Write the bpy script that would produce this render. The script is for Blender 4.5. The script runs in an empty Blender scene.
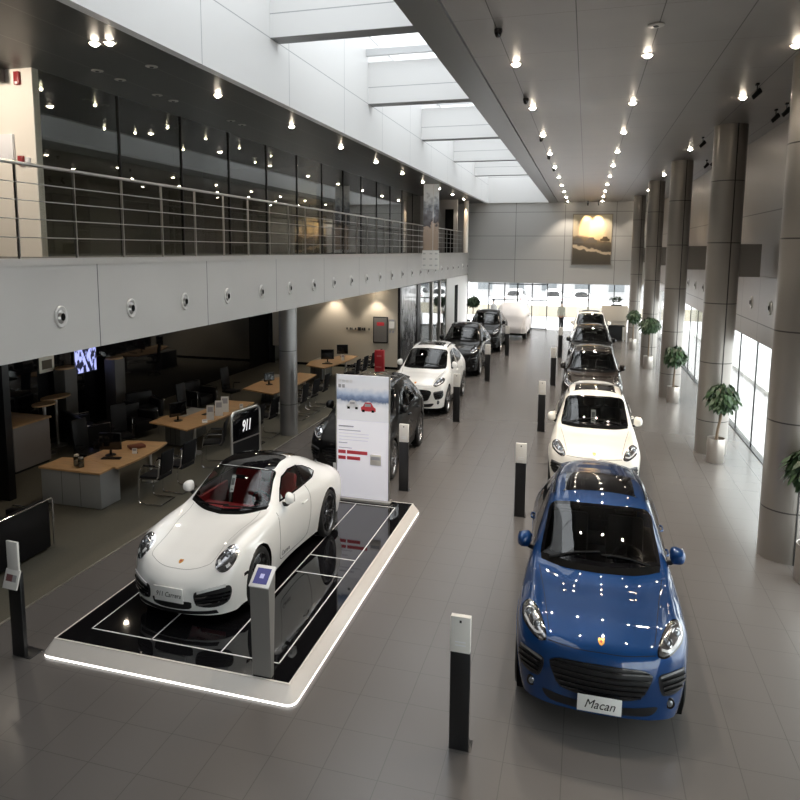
SKY, EXPO = 5.0, 0.42
GLOW, P_AISLE, P_COL, P_SOFF, P_WASH, P_LOUNGE, P_PIC = 90, 380, 150, 110, 110, 45, 500
import bpy, bmesh, math, random
import numpy as np
from mathutils import Vector, Matrix
from mathutils.bvhtree import BVHTree
from mathutils.geometry import delaunay_2d_cdt
random.seed(7)
S = bpy.context.scene
COL = S.collection
PI = math.pi
R = math.radians

# ------------------------------------------------------------------ helpers
def link(o, parent=None):
    COL.objects.link(o)
    if parent is not None:
        o.parent = parent
    return o

def tag(o, label=None, cat=None, group=None, kind=None):
    if label: o['label'] = label
    if cat: o['category'] = cat
    if group: o['group'] = group
    if kind: o['kind'] = kind
    return o

def empty(name, loc=(0, 0, 0), rz=0.0, parent=None):
    o = bpy.data.objects.new(name, None)
    o.empty_display_size = .1
    link(o, parent)
    o.location = loc
    o.rotation_euler = (0, 0, rz)
    return o

def kids(o):
    return [c for c in COL.objects if c.parent is o]

def copy_tree(o, parent=None, swap=None):
    """a copy of a thing with copies of its parts and sub-parts; swap maps material -> material"""
    c = o.copy()
    if swap and o.type == 'MESH' and any(m in swap for m in o.data.materials):
        key = (o.data.name, tuple((a.name, b.name) for a, b in swap.items()))
        if key not in SWAPPED:
            d = o.data.copy()
            for i, m in enumerate(d.materials):
                if m in swap: d.materials[i] = swap[m]
            SWAPPED[key] = d
        c.data = SWAPPED[key]
    COL.objects.link(c)
    c.parent = parent
    for ch in kids(o):
        copy_tree(ch, c, swap)
    return c
SWAPPED = {}

class MB:
    """collects shapes; build() links them as one mesh object"""
    def __init__(s):
        s.v = []; s.f = []; s.m = []
    def add(s, vs, fs, mi=0, M=None):
        b = len(s.v)
        if M is not None:
            vs = [M @ Vector(p) for p in vs]
        s.v.extend([tuple(p) for p in vs])
        s.f.extend([tuple(b + i for i in f) for f in fs])
        s.m.extend([mi] * len(fs))
        return s
    def box(s, x0, x1, y0, y1, z0, z1, mi=0, bev=0.0, seg=2, M=None):
        bm = bmesh.new()
        bmesh.ops.create_cube(bm, size=1)
        for v in bm.verts:
            v.co = ((x0 + x1) / 2 + v.co.x * (x1 - x0), (y0 + y1) / 2 + v.co.y * (y1 - y0), (z0 + z1) / 2 + v.co.z * (z1 - z0))
        if bev > 0:
            bmesh.ops.bevel(bm, geom=bm.edges[:], offset=bev, segments=seg, profile=.5, affect='EDGES', clamp_overlap=True)
        s.bm(bm, mi, M); return s
    def bm(s, bm, mi=0, M=None):
        bm.verts.index_update()
        s.add([v.co.copy() for v in bm.verts], [[v.index for v in f.verts] for f in bm.faces], mi, M)
        bm.free()
    def cyl(s, p0, p1, r0, r1=None, n=16, mi=0, cap=True, M=None):
        r1 = r0 if r1 is None else r1
        p0 = Vector(p0); p1 = Vector(p1); d = (p1 - p0).normalized()
        a = d.orthogonal().normalized(); b = d.cross(a)
        vs = []
        for p, r in ((p0, r0), (p1, r1)):
            for i in range(n):
                t = 2 * PI * i / n
                vs.append(p + a * (r * math.cos(t)) + b * (r * math.sin(t)))
        fs = [(i, (i + 1) % n, n + (i + 1) % n, n + i) for i in range(n)]
        if cap:
            fs.append(tuple(range(n - 1, -1, -1))); fs.append(tuple(range(n, 2 * n)))
        return s.add(vs, fs, mi, M)
    def tube(s, pts, r, n=8, mi=0, fillet=0.0, fs_=4, M=None, closed=False, taper=None):
        P = [Vector(p) for p in pts]
        if fillet > 0:
            Q = [P[0]]
            for i in range(1, len(P) - 1):
                a, b, c = P[i - 1], P[i], P[i + 1]
                k = min(fillet, (a - b).length * .45, (c - b).length * .45)
                A = b + (a - b).normalized() * k; Cc = b + (c - b).normalized() * k
                for j in range(fs_ + 1):
                    t = j / fs_
                    Q.append(A * (1 - t) ** 2 + b * (2 * t * (1 - t)) + Cc * t * t)
            Q.append(P[-1]); P = Q
        N = len(P); vs = []; up = None
        for i in range(N):
            if closed: d = (P[(i + 1) % N] - P[i - 1]).normalized()
            else: d = (P[min(i + 1, N - 1)] - P[max(i - 1, 0)]).normalized()
            if up is None: up = d.orthogonal().normalized()
            up = (up - d * up.dot(d))
            up = up.normalized() if up.length > 1e-6 else d.orthogonal().normalized()
            b = d.cross(up)
            rr = r if taper is None else r * taper(i / (N - 1))
            for j in range(n):
                t = 2 * PI * j / n
                vs.append(P[i] + up * (rr * math.cos(t)) + b * (rr * math.sin(t)))
        fs = []
        for i in range(N if closed else N - 1):
            for j in range(n):
                a = i * n; b = ((i + 1) % N) * n
                fs.append((a + j, a + (j + 1) % n, b + (j + 1) % n, b + j))
        if not closed:
            fs.append(tuple(range(n - 1, -1, -1))); fs.append(tuple((N - 1) * n + j for j in range(n)))
        return s.add(vs, fs, mi, M)
    def lathe(s, prof, n=32, mi=0, M=None):
        """profile of (r, h) turned about local z"""
        vs = []; fs = []; K = len(prof)
        for i in range(n):
            t = 2 * PI * i / n
            for r, h in prof: vs.append((r * math.cos(t), r * math.sin(t), h))
        for i in range(n):
            for k in range(K - 1):
                a = i * K + k; b = ((i + 1) % n) * K + k
                fs.append((a, b, b + 1, a + 1))
        return s.add(vs, fs, mi, M)
    def prism(s, poly, z0, z1, mi=0, M=None):
        n = len(poly)
        vs = [(x, y, z0) for x, y in poly] + [(x, y, z1) for x, y in poly]
        fs = [tuple(range(n - 1, -1, -1)), tuple(range(n, 2 * n))] + [(i, (i + 1) % n, n + (i + 1) % n, n + i) for i in range(n)]
        return s.add(vs, fs, mi, M)
    def ball(s, c, rx, ry=None, rz=None, n=16, mi=0, M=None):
        ry = rx if ry is None else ry; rz = rx if rz is None else rz
        bm = bmesh.new(); bmesh.ops.create_uvsphere(bm, u_segments=n, v_segments=max(6, n // 2), radius=1)
        for v in bm.verts: v.co = (c[0] + v.co.x * rx, c[1] + v.co.y * ry, c[2] + v.co.z * rz)
        s.bm(bm, mi, M); return s
    def build(s, name, mats, parent=None, smooth=True, ang=35, kind=None):
        me = bpy.data.meshes.new(name)
        me.from_pydata(s.v, [], s.f)
        if not isinstance(mats, (list, tuple)): mats = [mats]
        for m in mats: me.materials.append(m)
        me.polygons.foreach_set('material_index', s.m)
        me.update()
        bm = bmesh.new(); bm.from_mesh(me)
        bmesh.ops.recalc_face_normals(bm, faces=bm.faces[:])
        bm.to_mesh(me); bm.free()
        if smooth:
            me.polygons.foreach_set('use_smooth', [True] * len(me.polygons))
            me.set_sharp_from_angle(angle=R(ang))
        o = bpy.data.objects.new(name, me)
        link(o, parent)
        if kind: o['kind'] = kind
        return o

# ------------------------------------------------------------------ materials
def mat(name, col, rough=.5, metal=0.0, coat=0.0, emit=None, es=0.0, spec=None, coat_r=.03):
    m = bpy.data.materials.new(name); m.use_nodes = True
    b = m.node_tree.nodes['Principled BSDF']
    b.inputs['Base Color'].default_value = (*col, 1)
    b.inputs['Roughness'].default_value = rough
    b.inputs['Metallic'].default_value = metal
    b.inputs['Coat Weight'].default_value = coat
    b.inputs['Coat Roughness'].default_value = coat_r
    if spec is not None: b.inputs['Specular IOR Level'].default_value = spec
    if emit:
        b.inputs['Emission Color'].default_value = (*emit, 1)
        b.inputs['Emission Strength'].default_value = es
    return m

def nodes(m):
    nt = m.node_tree
    return nt, nt.nodes['Principled BSDF']

def noise_var(m, scale=3.0, amt=.12, rough_amt=0.0, stretch=(1, 1, 1)):
    """small procedural variation of colour and roughness"""
    nt, b = nodes(m)
    g = nt.nodes.new('ShaderNodeTexCoord')
    mp = nt.nodes.new('ShaderNodeMapping'); mp.inputs['Scale'].default_value = stretch
    n = nt.nodes.new('ShaderNodeTexNoise'); n.inputs['Scale'].default_value = scale; n.inputs['Detail'].default_value = 4
    nt.links.new(g.outputs['Object'], mp.inputs[0]); nt.links.new(mp.outputs[0], n.inputs['Vector'])
    c = b.inputs['Base Color'].default_value[:]
    r = nt.nodes.new('ShaderNodeValToRGB')
    r.color_ramp.elements[0].position = .3; r.color_ramp.elements[1].position = .7
    r.color_ramp.elements[0].color = tuple(x * (1 - amt) for x in c[:3]) + (1,)
    r.color_ramp.elements[1].color = tuple(min(1, x * (1 + amt)) for x in c[:3]) + (1,)
    nt.links.new(n.outputs['Fac'], r.inputs[0]); nt.links.new(r.outputs[0], b.inputs['Base Color'])
    if rough_amt:
        mr = nt.nodes.new('ShaderNodeMapRange'); ro = b.inputs['Roughness'].default_value
        mr.inputs['To Min'].default_value = max(.01, ro - rough_amt); mr.inputs['To Max'].default_value = ro + rough_amt
        nt.links.new(n.outputs['Fac'], mr.inputs[0]); nt.links.new(mr.outputs[0], b.inputs['Roughness'])
    return m

def glass_mat(name, tint, refl=1.0, ior=1.5, rough=0.0):
    """thin pane: Fresnel mirror over a tinted clear sheet"""
    m = bpy.data.materials.new(name); m.use_nodes = True
    nt = m.node_tree; nt.nodes.clear()
    out = nt.nodes.new('ShaderNodeOutputMaterial')
    t = nt.nodes.new('ShaderNodeBsdfTransparent'); t.inputs[0].default_value = (*tint, 1)
    g = nt.nodes.new('ShaderNodeBsdfGlossy'); g.inputs['Roughness'].default_value = rough
    f = nt.nodes.new('ShaderNodeFresnel'); f.inputs[0].default_value = ior
    geo = nt.nodes.new('ShaderNodeNewGeometry')
    mu = nt.nodes.new('ShaderNodeMath'); mu.operation = 'MULTIPLY'; mu.inputs[1].default_value = refl; mu.use_clamp = True
    mx = nt.nodes.new('ShaderNodeMixShader')
    # a pane mirrors alike from both faces
    inv = nt.nodes.new('ShaderNodeMath'); inv.operation = 'DIVIDE'; inv.inputs[0].default_value = 1.0; inv.inputs[1].default_value = ior
    mi = nt.nodes.new('ShaderNodeMix'); mi.data_type = 'FLOAT'
    nt.links.new(geo.outputs['Backfacing'], mi.inputs[0]); mi.inputs[2].default_value = ior
    nt.links.new(inv.outputs[0], mi.inputs[3])
    mi.inputs[2].default_value = ior
    # fresnel node flips the ior itself on back faces, so feed it the inverse there
    nt.links.new(mi.outputs[0], f.inputs[0])
    nt.links.new(f.outputs[0], mu.inputs[0]); nt.links.new(mu.outputs[0], mx.inputs[0])
    nt.links.new(t.outputs[0], mx.inputs[1]); nt.links.new(g.outputs[0], mx.inputs[2])
    nt.links.new(mx.outputs[0], out.inputs[0])
    return m

FONTC = {}
def text_mesh(name, s, size, m, parent, M, shear=0.0, depth=.002, align='CENTER', space=1.0, bold=0.0):
    """lettering as a thin mesh; M places it (local x right, y up, z towards the reader)"""
    cu = bpy.data.curves.new('lettering', 'FONT')
    cu.body = s; cu.size = size; cu.shear = shear; cu.extrude = depth; cu.align_x = align; cu.align_y = 'CENTER'
    cu.space_character = space; cu.offset = bold; cu.resolution_u = 3
    t = bpy.data.objects.new('lettering', cu); COL.objects.link(t)
    dg = bpy.context.evaluated_depsgraph_get()
    me = bpy.data.meshes.new_from_object(t.evaluated_get(dg))
    bpy.data.objects.remove(t); bpy.data.curves.remove(cu)
    me.name = name; me.materials.clear(); me.materials.append(m)
    me.transform(M)
    o = bpy.data.objects.new(name, me)
    return link(o, parent)

def frame(origin, right, up):
    r = Vector(right).normalized(); u = Vector(up).normalized(); n = r.cross(u)
    return Matrix(((r.x, u.x, n.x, origin[0]), (r.y, u.y, n.y, origin[1]), (r.z, u.z, n.z, origin[2]), (0, 0, 0, 1)))
M_ = {}
def mk(k, *a, **kw): M_[k] = mat(k, *a, **kw); return M_[k]
mk('rubber', (.012, .012, .012), .55)
mk('rim_silver', (.55, .55, .56), .25, 1.0)
mk('rim_dark', (.34, .34, .35), .22, 1.0)
mk('disc', (.25, .25, .25), .35, 1.0)
mk('black', (.005, .005, .005), .8, spec=.08)
mk('black_plastic', (.008, .008, .009), .5, spec=.3)
mk('black_gloss', (.004, .004, .005), .06, coat=.5)
mk('frit', (.004, .004, .005), .08)
mk('grille', (.008, .008, .009), .45)
mk('chrome', (.8, .8, .82), .08, 1.0)
mk('chrome_dark', (.12, .12, .13), .2, .9)
mk('lens', (.25, .27, .3), .03, .6, coat=1.0)
mk('lamp_dark', (.24, .24, .25), .16, .8, coat=1.0)
mk('lamp_white', (.75, .76, .78), .15, .2, coat=1.0)
mk('drl_grey', (.30, .30, .31), .2, .5)
mk('tail', (.25, .01, .01), .1, coat=1.0)
mk('mirror', (.7, .7, .72), .03, 1.0)
mk('gap', (.004, .004, .005), .8)
mk('gap_light', (.35, .35, .35), .7)
mk('gold', (.75, .38, .10), .3, .7)
mk('red', (.5, .02, .02), .35)
mk('plate', (.80, .80, .78), .35)
mk('ink', (.01, .01, .01), .5)
mk('grey_ink', (.25, .25, .26), .5)
mk('paper', (.82, .82, .80), .6)
M_['glass'] = glass_mat('glass', (.42, .45, .45), 2.0); M_['coupe_glass'] = glass_mat('coupe_glass', (.78, .81, .81), 1.7)
M_['glass_dark'] = glass_mat('glass_dark', (.22, .23, .24))
def paint(k, col, metal=0.0, rough=.3):
    m = mk(k, col, rough, metal, coat=1.0, coat_r=.015)
    return m
paint('paint_white', (.88, .88, .865), 0, .35)
paint('paint_cream', (.86, .83, .76), 0, .35)
paint('paint_blue', (.006, .075, .36), .25, .45); M_['paint_blue'].node_tree.nodes['Principled BSDF'].inputs['Specular IOR Level'].default_value = .15
paint('paint_black', (.003, .003, .0035), 0, .5); nodes(M_['paint_black'])[1].inputs['Coat Weight'].default_value = .65; nodes(M_['paint_black'])[1].inputs['Specular IOR Level'].default_value = .1
paint('paint_brown', (.012, .008, .006), .1, .45); nodes(M_['paint_brown'])[1].inputs['Specular IOR Level'].default_value = .1
# metallic flake in the blue
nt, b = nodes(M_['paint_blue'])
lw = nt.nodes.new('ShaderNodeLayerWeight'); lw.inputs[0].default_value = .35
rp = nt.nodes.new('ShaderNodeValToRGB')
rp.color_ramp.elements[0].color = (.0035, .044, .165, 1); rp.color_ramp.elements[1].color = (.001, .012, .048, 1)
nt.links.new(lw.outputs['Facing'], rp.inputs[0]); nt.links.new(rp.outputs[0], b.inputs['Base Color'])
mk('trim_dark', (.012, .012, .013), .55)
mk('trim_red', (.30, .014, .020), .5)
# ------------------------------------------------------------------ cars
# body tables: stations from front lip over the nose, hood and roof to the rear lip; each has nine points
# (s along the car, half width, height) from the sill edge up to the centre line
SUV_T = [
 [(.46,.86,.24),(.38,.83,.23),(.30,.78,.23),(.24,.70,.23),(.19,.58,.23),(.16,.45,.23),(.14,.30,.23),(.125,.15,.23),(.12,0,.23)],
 [(.50,.87,.24),(.40,.875,.38),(.32,.83,.41),(.245,.74,.42),(.18,.60,.42),(.13,.46,.42),(.095,.30,.42),(.075,.15,.42),(.07,0,.42)],
 [(.54,.88,.24),(.44,.90,.48),(.345,.865,.58),(.255,.77,.61),(.17,.62,.62),(.11,.47,.62),(.07,.31,.62),(.045,.15,.62),(.04,0,.62)],
 [(.58,.885,.24),(.48,.915,.53),(.39,.895,.68),(.32,.82,.755),(.24,.67,.775),(.175,.50,.775),(.13,.32,.78),(.105,.16,.785),(.10,0,.785)],
 [(.64,.89,.24),(.61,.93,.55),(.56,.935,.74),(.52,.885,.865),(.46,.76,.915),(.40,.58,.88),(.36,.40,.885),(.33,.20,.90),(.32,0,.905)],
 [(.93,.895,.24),(.93,.955,.58),(.93,.96,.76),(.92,.915,.91),(.90,.80,.99),(.86,.63,.965),(.83,.43,.97),(.81,.22,.985),(.80,0,.99)],
 [(1.42,.87,.22),(1.42,.93,.45),(1.42,.945,.72),(1.42,.92,.92),(1.42,.84,1.02),(1.40,.735,1.05),(1.31,.50,1.05),(1.23,.26,1.06),(1.20,0,1.065)],
 [(1.56,.865,.215),(1.56,.925,.44),(1.56,.94,.71),(1.56,.915,.925),(1.56,.855,1.035),(1.53,.75,1.09),(1.42,.51,1.115),(1.335,.265,1.125),(1.305,0,1.13)],
 [(1.87,.86,.21),(1.87,.92,.42),(1.87,.93,.70),(1.87,.91,.93),(1.87,.86,1.05),(1.86,.712,1.265),(1.76,.50,1.32),(1.69,.26,1.34),(1.67,0,1.345)],
 [(2.3,.86,.21),(2.3,.915,.42),(2.3,.93,.70),(2.3,.91,.93),(2.3,.865,1.06),(2.28,.645,1.485),(2.21,.46,1.535),(2.16,.24,1.555),(2.14,0,1.56)],
 [(2.8,.86,.21),(2.8,.915,.42),(2.8,.93,.70),(2.8,.91,.94),(2.8,.865,1.08),(2.8,.625,1.54),(2.76,.45,1.60),(2.74,.23,1.62),(2.73,0,1.625)],
 [(3.3,.86,.22),(3.3,.92,.45),(3.3,.94,.72),(3.3,.92,.97),(3.3,.86,1.12),(3.3,.60,1.51),(3.3,.44,1.575),(3.3,.22,1.595),(3.3,0,1.60)],
 [(3.75,.89,.24),(3.75,.955,.58),(3.78,.96,.78),(3.8,.935,1.0),(3.82,.85,1.14),(3.95,.585,1.40),(4.05,.42,1.475),(4.1,.21,1.50),(4.12,0,1.505)],
 [(4.10,.88,.25),(4.12,.935,.52),(4.15,.94,.76),(4.17,.91,.98),(4.2,.80,1.12),(4.25,.60,1.24),(4.33,.42,1.29),(4.37,.21,1.30),(4.38,0,1.305)],
 [(4.18,.875,.25),(4.25,.915,.50),(4.32,.91,.74),(4.38,.86,.94),(4.42,.74,1.03),(4.46,.57,1.06),(4.50,.40,1.08),(4.52,.2,1.09),(4.53,0,1.09)],
 [(4.22,.87,.25),(4.32,.895,.46),(4.42,.86,.62),(4.49,.78,.72),(4.54,.66,.76),(4.57,.51,.78),(4.59,.36,.79),(4.6,.18,.79),(4.605,0,.79)],
 [(4.25,.86,.26),(4.36,.87,.42),(4.47,.82,.52),(4.55,.74,.56),(4.61,.63,.57),(4.645,.5,.57),(4.665,.35,.57),(4.675,.18,.57),(4.68,0,.57)],
 [(4.26,.84,.28),(4.34,.83,.30),(4.42,.78,.30),(4.48,.70,.30),(4.53,.60,.30),(4.56,.48,.30),(4.58,.34,.30),(4.59,.17,.30),(4.595,0,.30)],
]
COUPE_T = [
 [(.52,.83,.16),(.42,.80,.14),(.33,.74,.14),(.25,.66,.14),(.19,.55,.14),(.15,.43,.14),(.12,.29,.14),(.10,.15,.14),(.095,0,.14)],
 [(.56,.85,.17),(.43,.83,.30),(.33,.775,.33),(.24,.69,.33),(.165,.57,.33),(.11,.445,.33),(.07,.30,.33),(.045,.15,.33),(.04,0,.33)],
 [(.58,.855,.17),(.46,.85,.37),(.36,.80,.46),(.265,.715,.48),(.18,.59,.48),(.12,.46,.48),(.075,.31,.475),(.045,.155,.47),(.035,0,.47)],
 [(.60,.86,.17),(.50,.865,.42),(.42,.83,.56),(.36,.76,.63),(.30,.64,.65),(.235,.49,.615),(.185,.33,.59),(.155,.165,.58),(.145,0,.575)],
 [(.66,.865,.17),(.62,.885,.46),(.60,.875,.62),(.59,.82,.745),(.58,.70,.79),(.55,.53,.735),(.52,.36,.69),(.50,.18,.675),(.49,0,.67)],
 [(.95,.87,.17),(.95,.90,.47),(.95,.90,.65),(.95,.845,.79),(.95,.73,.85),(.94,.56,.815),(.93,.38,.78),(.92,.19,.765),(.915,0,.76)],
 [(1.52,.82,.17),(1.52,.88,.40),(1.52,.885,.62),(1.52,.855,.80),(1.52,.775,.875),(1.51,.66,.89),(1.42,.44,.87),(1.35,.22,.865),(1.33,0,.865)],
 [(1.64,.815,.17),(1.64,.875,.40),(1.64,.885,.61),(1.64,.855,.80),(1.64,.785,.885),(1.63,.675,.935),(1.52,.45,.93),(1.45,.225,.925),(1.43,0,.925)],
 [(1.87,.80,.17),(1.87,.865,.38),(1.87,.88,.60),(1.87,.86,.80),(1.87,.80,.905),(1.88,.625,1.08),(1.78,.43,1.10),(1.73,.22,1.11),(1.71,0,1.115)],
 [(2.15,.79,.17),(2.15,.86,.37),(2.15,.875,.60),(2.15,.86,.80),(2.15,.805,.915),(2.16,.565,1.21),(2.09,.40,1.245),(2.05,.20,1.26),(2.04,0,1.265)],
 [(2.5,.80,.17),(2.5,.865,.38),(2.5,.885,.60),(2.5,.87,.80),(2.5,.81,.92),(2.5,.55,1.24),(2.48,.385,1.28),(2.47,.19,1.295),(2.465,0,1.30)],
 [(2.95,.83,.17),(2.95,.90,.42),(2.95,.915,.62),(2.95,.89,.80),(2.95,.80,.93),(2.95,.54,1.19),(2.95,.37,1.235),(2.95,.185,1.25),(2.95,0,1.255)],
 [(3.4,.87,.18),(3.4,.925,.47),(3.4,.93,.65),(3.4,.89,.80),(3.4,.76,.91),(3.4,.53,1.06),(3.42,.36,1.105),(3.43,.18,1.12),(3.43,0,1.125)],
 [(3.85,.86,.20),(3.85,.91,.45),(3.85,.905,.64),(3.85,.855,.77),(3.86,.72,.85),(3.87,.50,.91),(3.9,.34,.935),(3.91,.17,.945),(3.915,0,.95)],
 [(3.98,.85,.20),(4.08,.88,.43),(4.15,.85,.62),(4.18,.78,.72),(4.2,.65,.775),(4.22,.47,.80),(4.25,.32,.81),(4.27,.16,.815),(4.275,0,.815)],
 [(4.02,.84,.20),(4.16,.855,.42),(4.27,.80,.55),(4.34,.71,.62),(4.39,.59,.655),(4.42,.44,.67),(4.44,.30,.675),(4.45,.15,.68),(4.455,0,.68)],
 [(4.05,.83,.20),(4.18,.83,.36),(4.31,.77,.44),(4.38,.69,.46),(4.44,.57,.47),(4.47,.43,.47),(4.49,.30,.47),(4.5,.15,.47),(4.505,0,.47)],
 [(4.05,.80,.20),(4.15,.79,.22),(4.25,.73,.22),(4.31,.65,.22),(4.36,.54,.22),(4.39,.41,.22),(4.41,.28,.22),(4.42,.14,.22),(4.425,0,.22)],
]

def hermite(P, t, n, end_slope=None):
    """Catmull-Rom through P (K,...) at parameters t, n steps per span"""
    K = len(P); m = np.zeros_like(P)
    for i in range(K):
        if i == 0: m[i] = (P[1] - P[0]) / (t[1] - t[0])
        elif i == K - 1:
            m[i] = (P[i] - P[i - 1]) / (t[i] - t[i - 1])
            if end_slope is not None: m[i] = m[i] * end_slope
        else:
            h0 = t[i] - t[i - 1]; h1 = t[i + 1] - t[i]
            m[i] = ((P[i] - P[i - 1]) / h0 * h1 + (P[i + 1] - P[i]) / h1 * h0) / (h0 + h1)
    out = []
    for i in range(K - 1):
        h = t[i + 1] - t[i]
        for j in range(n):
            x = j / n
            out.append((2*x**3-3*x*x+1)*P[i] + (x**3-2*x*x+x)*h*m[i] + (-2*x**3+3*x*x)*P[i+1] + (x**3-x*x)*h*m[i+1])
    out.append(P[-1])
    return np.array(out)

def body_grid(T, nu=6, nv=6):
    P = np.array(T, float)                       # (K,9,3) s,w,z
    d = np.linalg.norm(np.diff(P, axis=0), axis=2).mean(axis=1)
    t = np.concatenate([[0], np.cumsum(np.maximum(d, .03))])
    G = hermite(P, t, nu)                        # along
    G = np.swapaxes(G, 0, 1)                     # (9,N,3)
    d = np.linalg.norm(np.diff(G, axis=0), axis=2).mean(axis=1)
    t = np.concatenate([[0], np.cumsum(d)])
    G = hermite(G, t, nv, np.array([1.0, 1.0, 0.0]))
    G[-1, :, 1] = 0
    return G                                     # (M,N,3) rows sill->centre

def smooth_loop(pts, n=6):
    P = [Vector(p) for p in pts]; N = len(P); out = []
    for i in range(N):
        a, b, c, d = P[i - 1], P[i], P[(i + 1) % N], P[(i + 2) % N]
        for j in range(n):
            t = j / n
            out.append(.5 * ((2 * b) + (c - a) * t + (2 * a - 5 * b + 4 * c - d) * t * t + (3 * b - a - 3 * c + d) * t ** 3))
    return [(p[0], p[1]) for p in out]

def inside(p, poly):
    x, y = p; c = False; j = len(poly) - 1
    for i in range(len(poly)):
        xi, yi = poly[i]; xj, yj = poly[j]
        if (yi > y) != (yj > y) and x < (xj - xi) * (y - yi) / (yj - yi) + xi: c = not c
        j = i
    return c

def resample(poly, step):
    out = []
    for i in range(len(poly)):
        a = Vector(poly[i]); b = Vector(poly[(i + 1) % len(poly)])
        k = max(1, int((b - a).length / step))
        for j in range(k): out.append(tuple(a.lerp(b, j / k)))
    return out

def inset(poly, d):
    N = len(poly); area = sum(poly[i][0] * poly[(i + 1) % N][1] - poly[(i + 1) % N][0] * poly[i][1] for i in range(N))
    sg = 1 if area > 0 else -1; out = []
    for i in range(N):
        a = Vector(poly[i - 1]); c = Vector(poly[(i + 1) % N])
        e = (c - a); e = e.normalized() if e.length else Vector((1, 0))
        n = Vector((-e.y, e.x)) * sg
        out.append((poly[i][0] + n.x * d, poly[i][1] + n.y * d))
    return out

def dense(pts, n=6):
    P = [Vector(p) for p in pts]; Q = []
    for i in range(len(P) - 1):
        a = P[max(i - 1, 0)]; b = P[i]; c = P[i + 1]; d = P[min(i + 2, len(P) - 1)]
        for j in range(n):
            t = j / n
            q = .5 * ((2 * b) + (c - a) * t + (2 * a - 5 * b + 4 * c - d) * t * t + (3 * b - a - 3 * c + d) * t ** 3)
            Q.append((q[0], q[1]))
    Q.append((P[-1][0], P[-1][1]))
    return Q

def wsym(base, top):
    """windshield: base curve centre->corner and top curve corner->centre"""
    h = dense(base) + dense(top)
    return [(x, y) for x, y in h] + [(-x, y) for x, y in reversed(h) if x > 1e-6]

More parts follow.
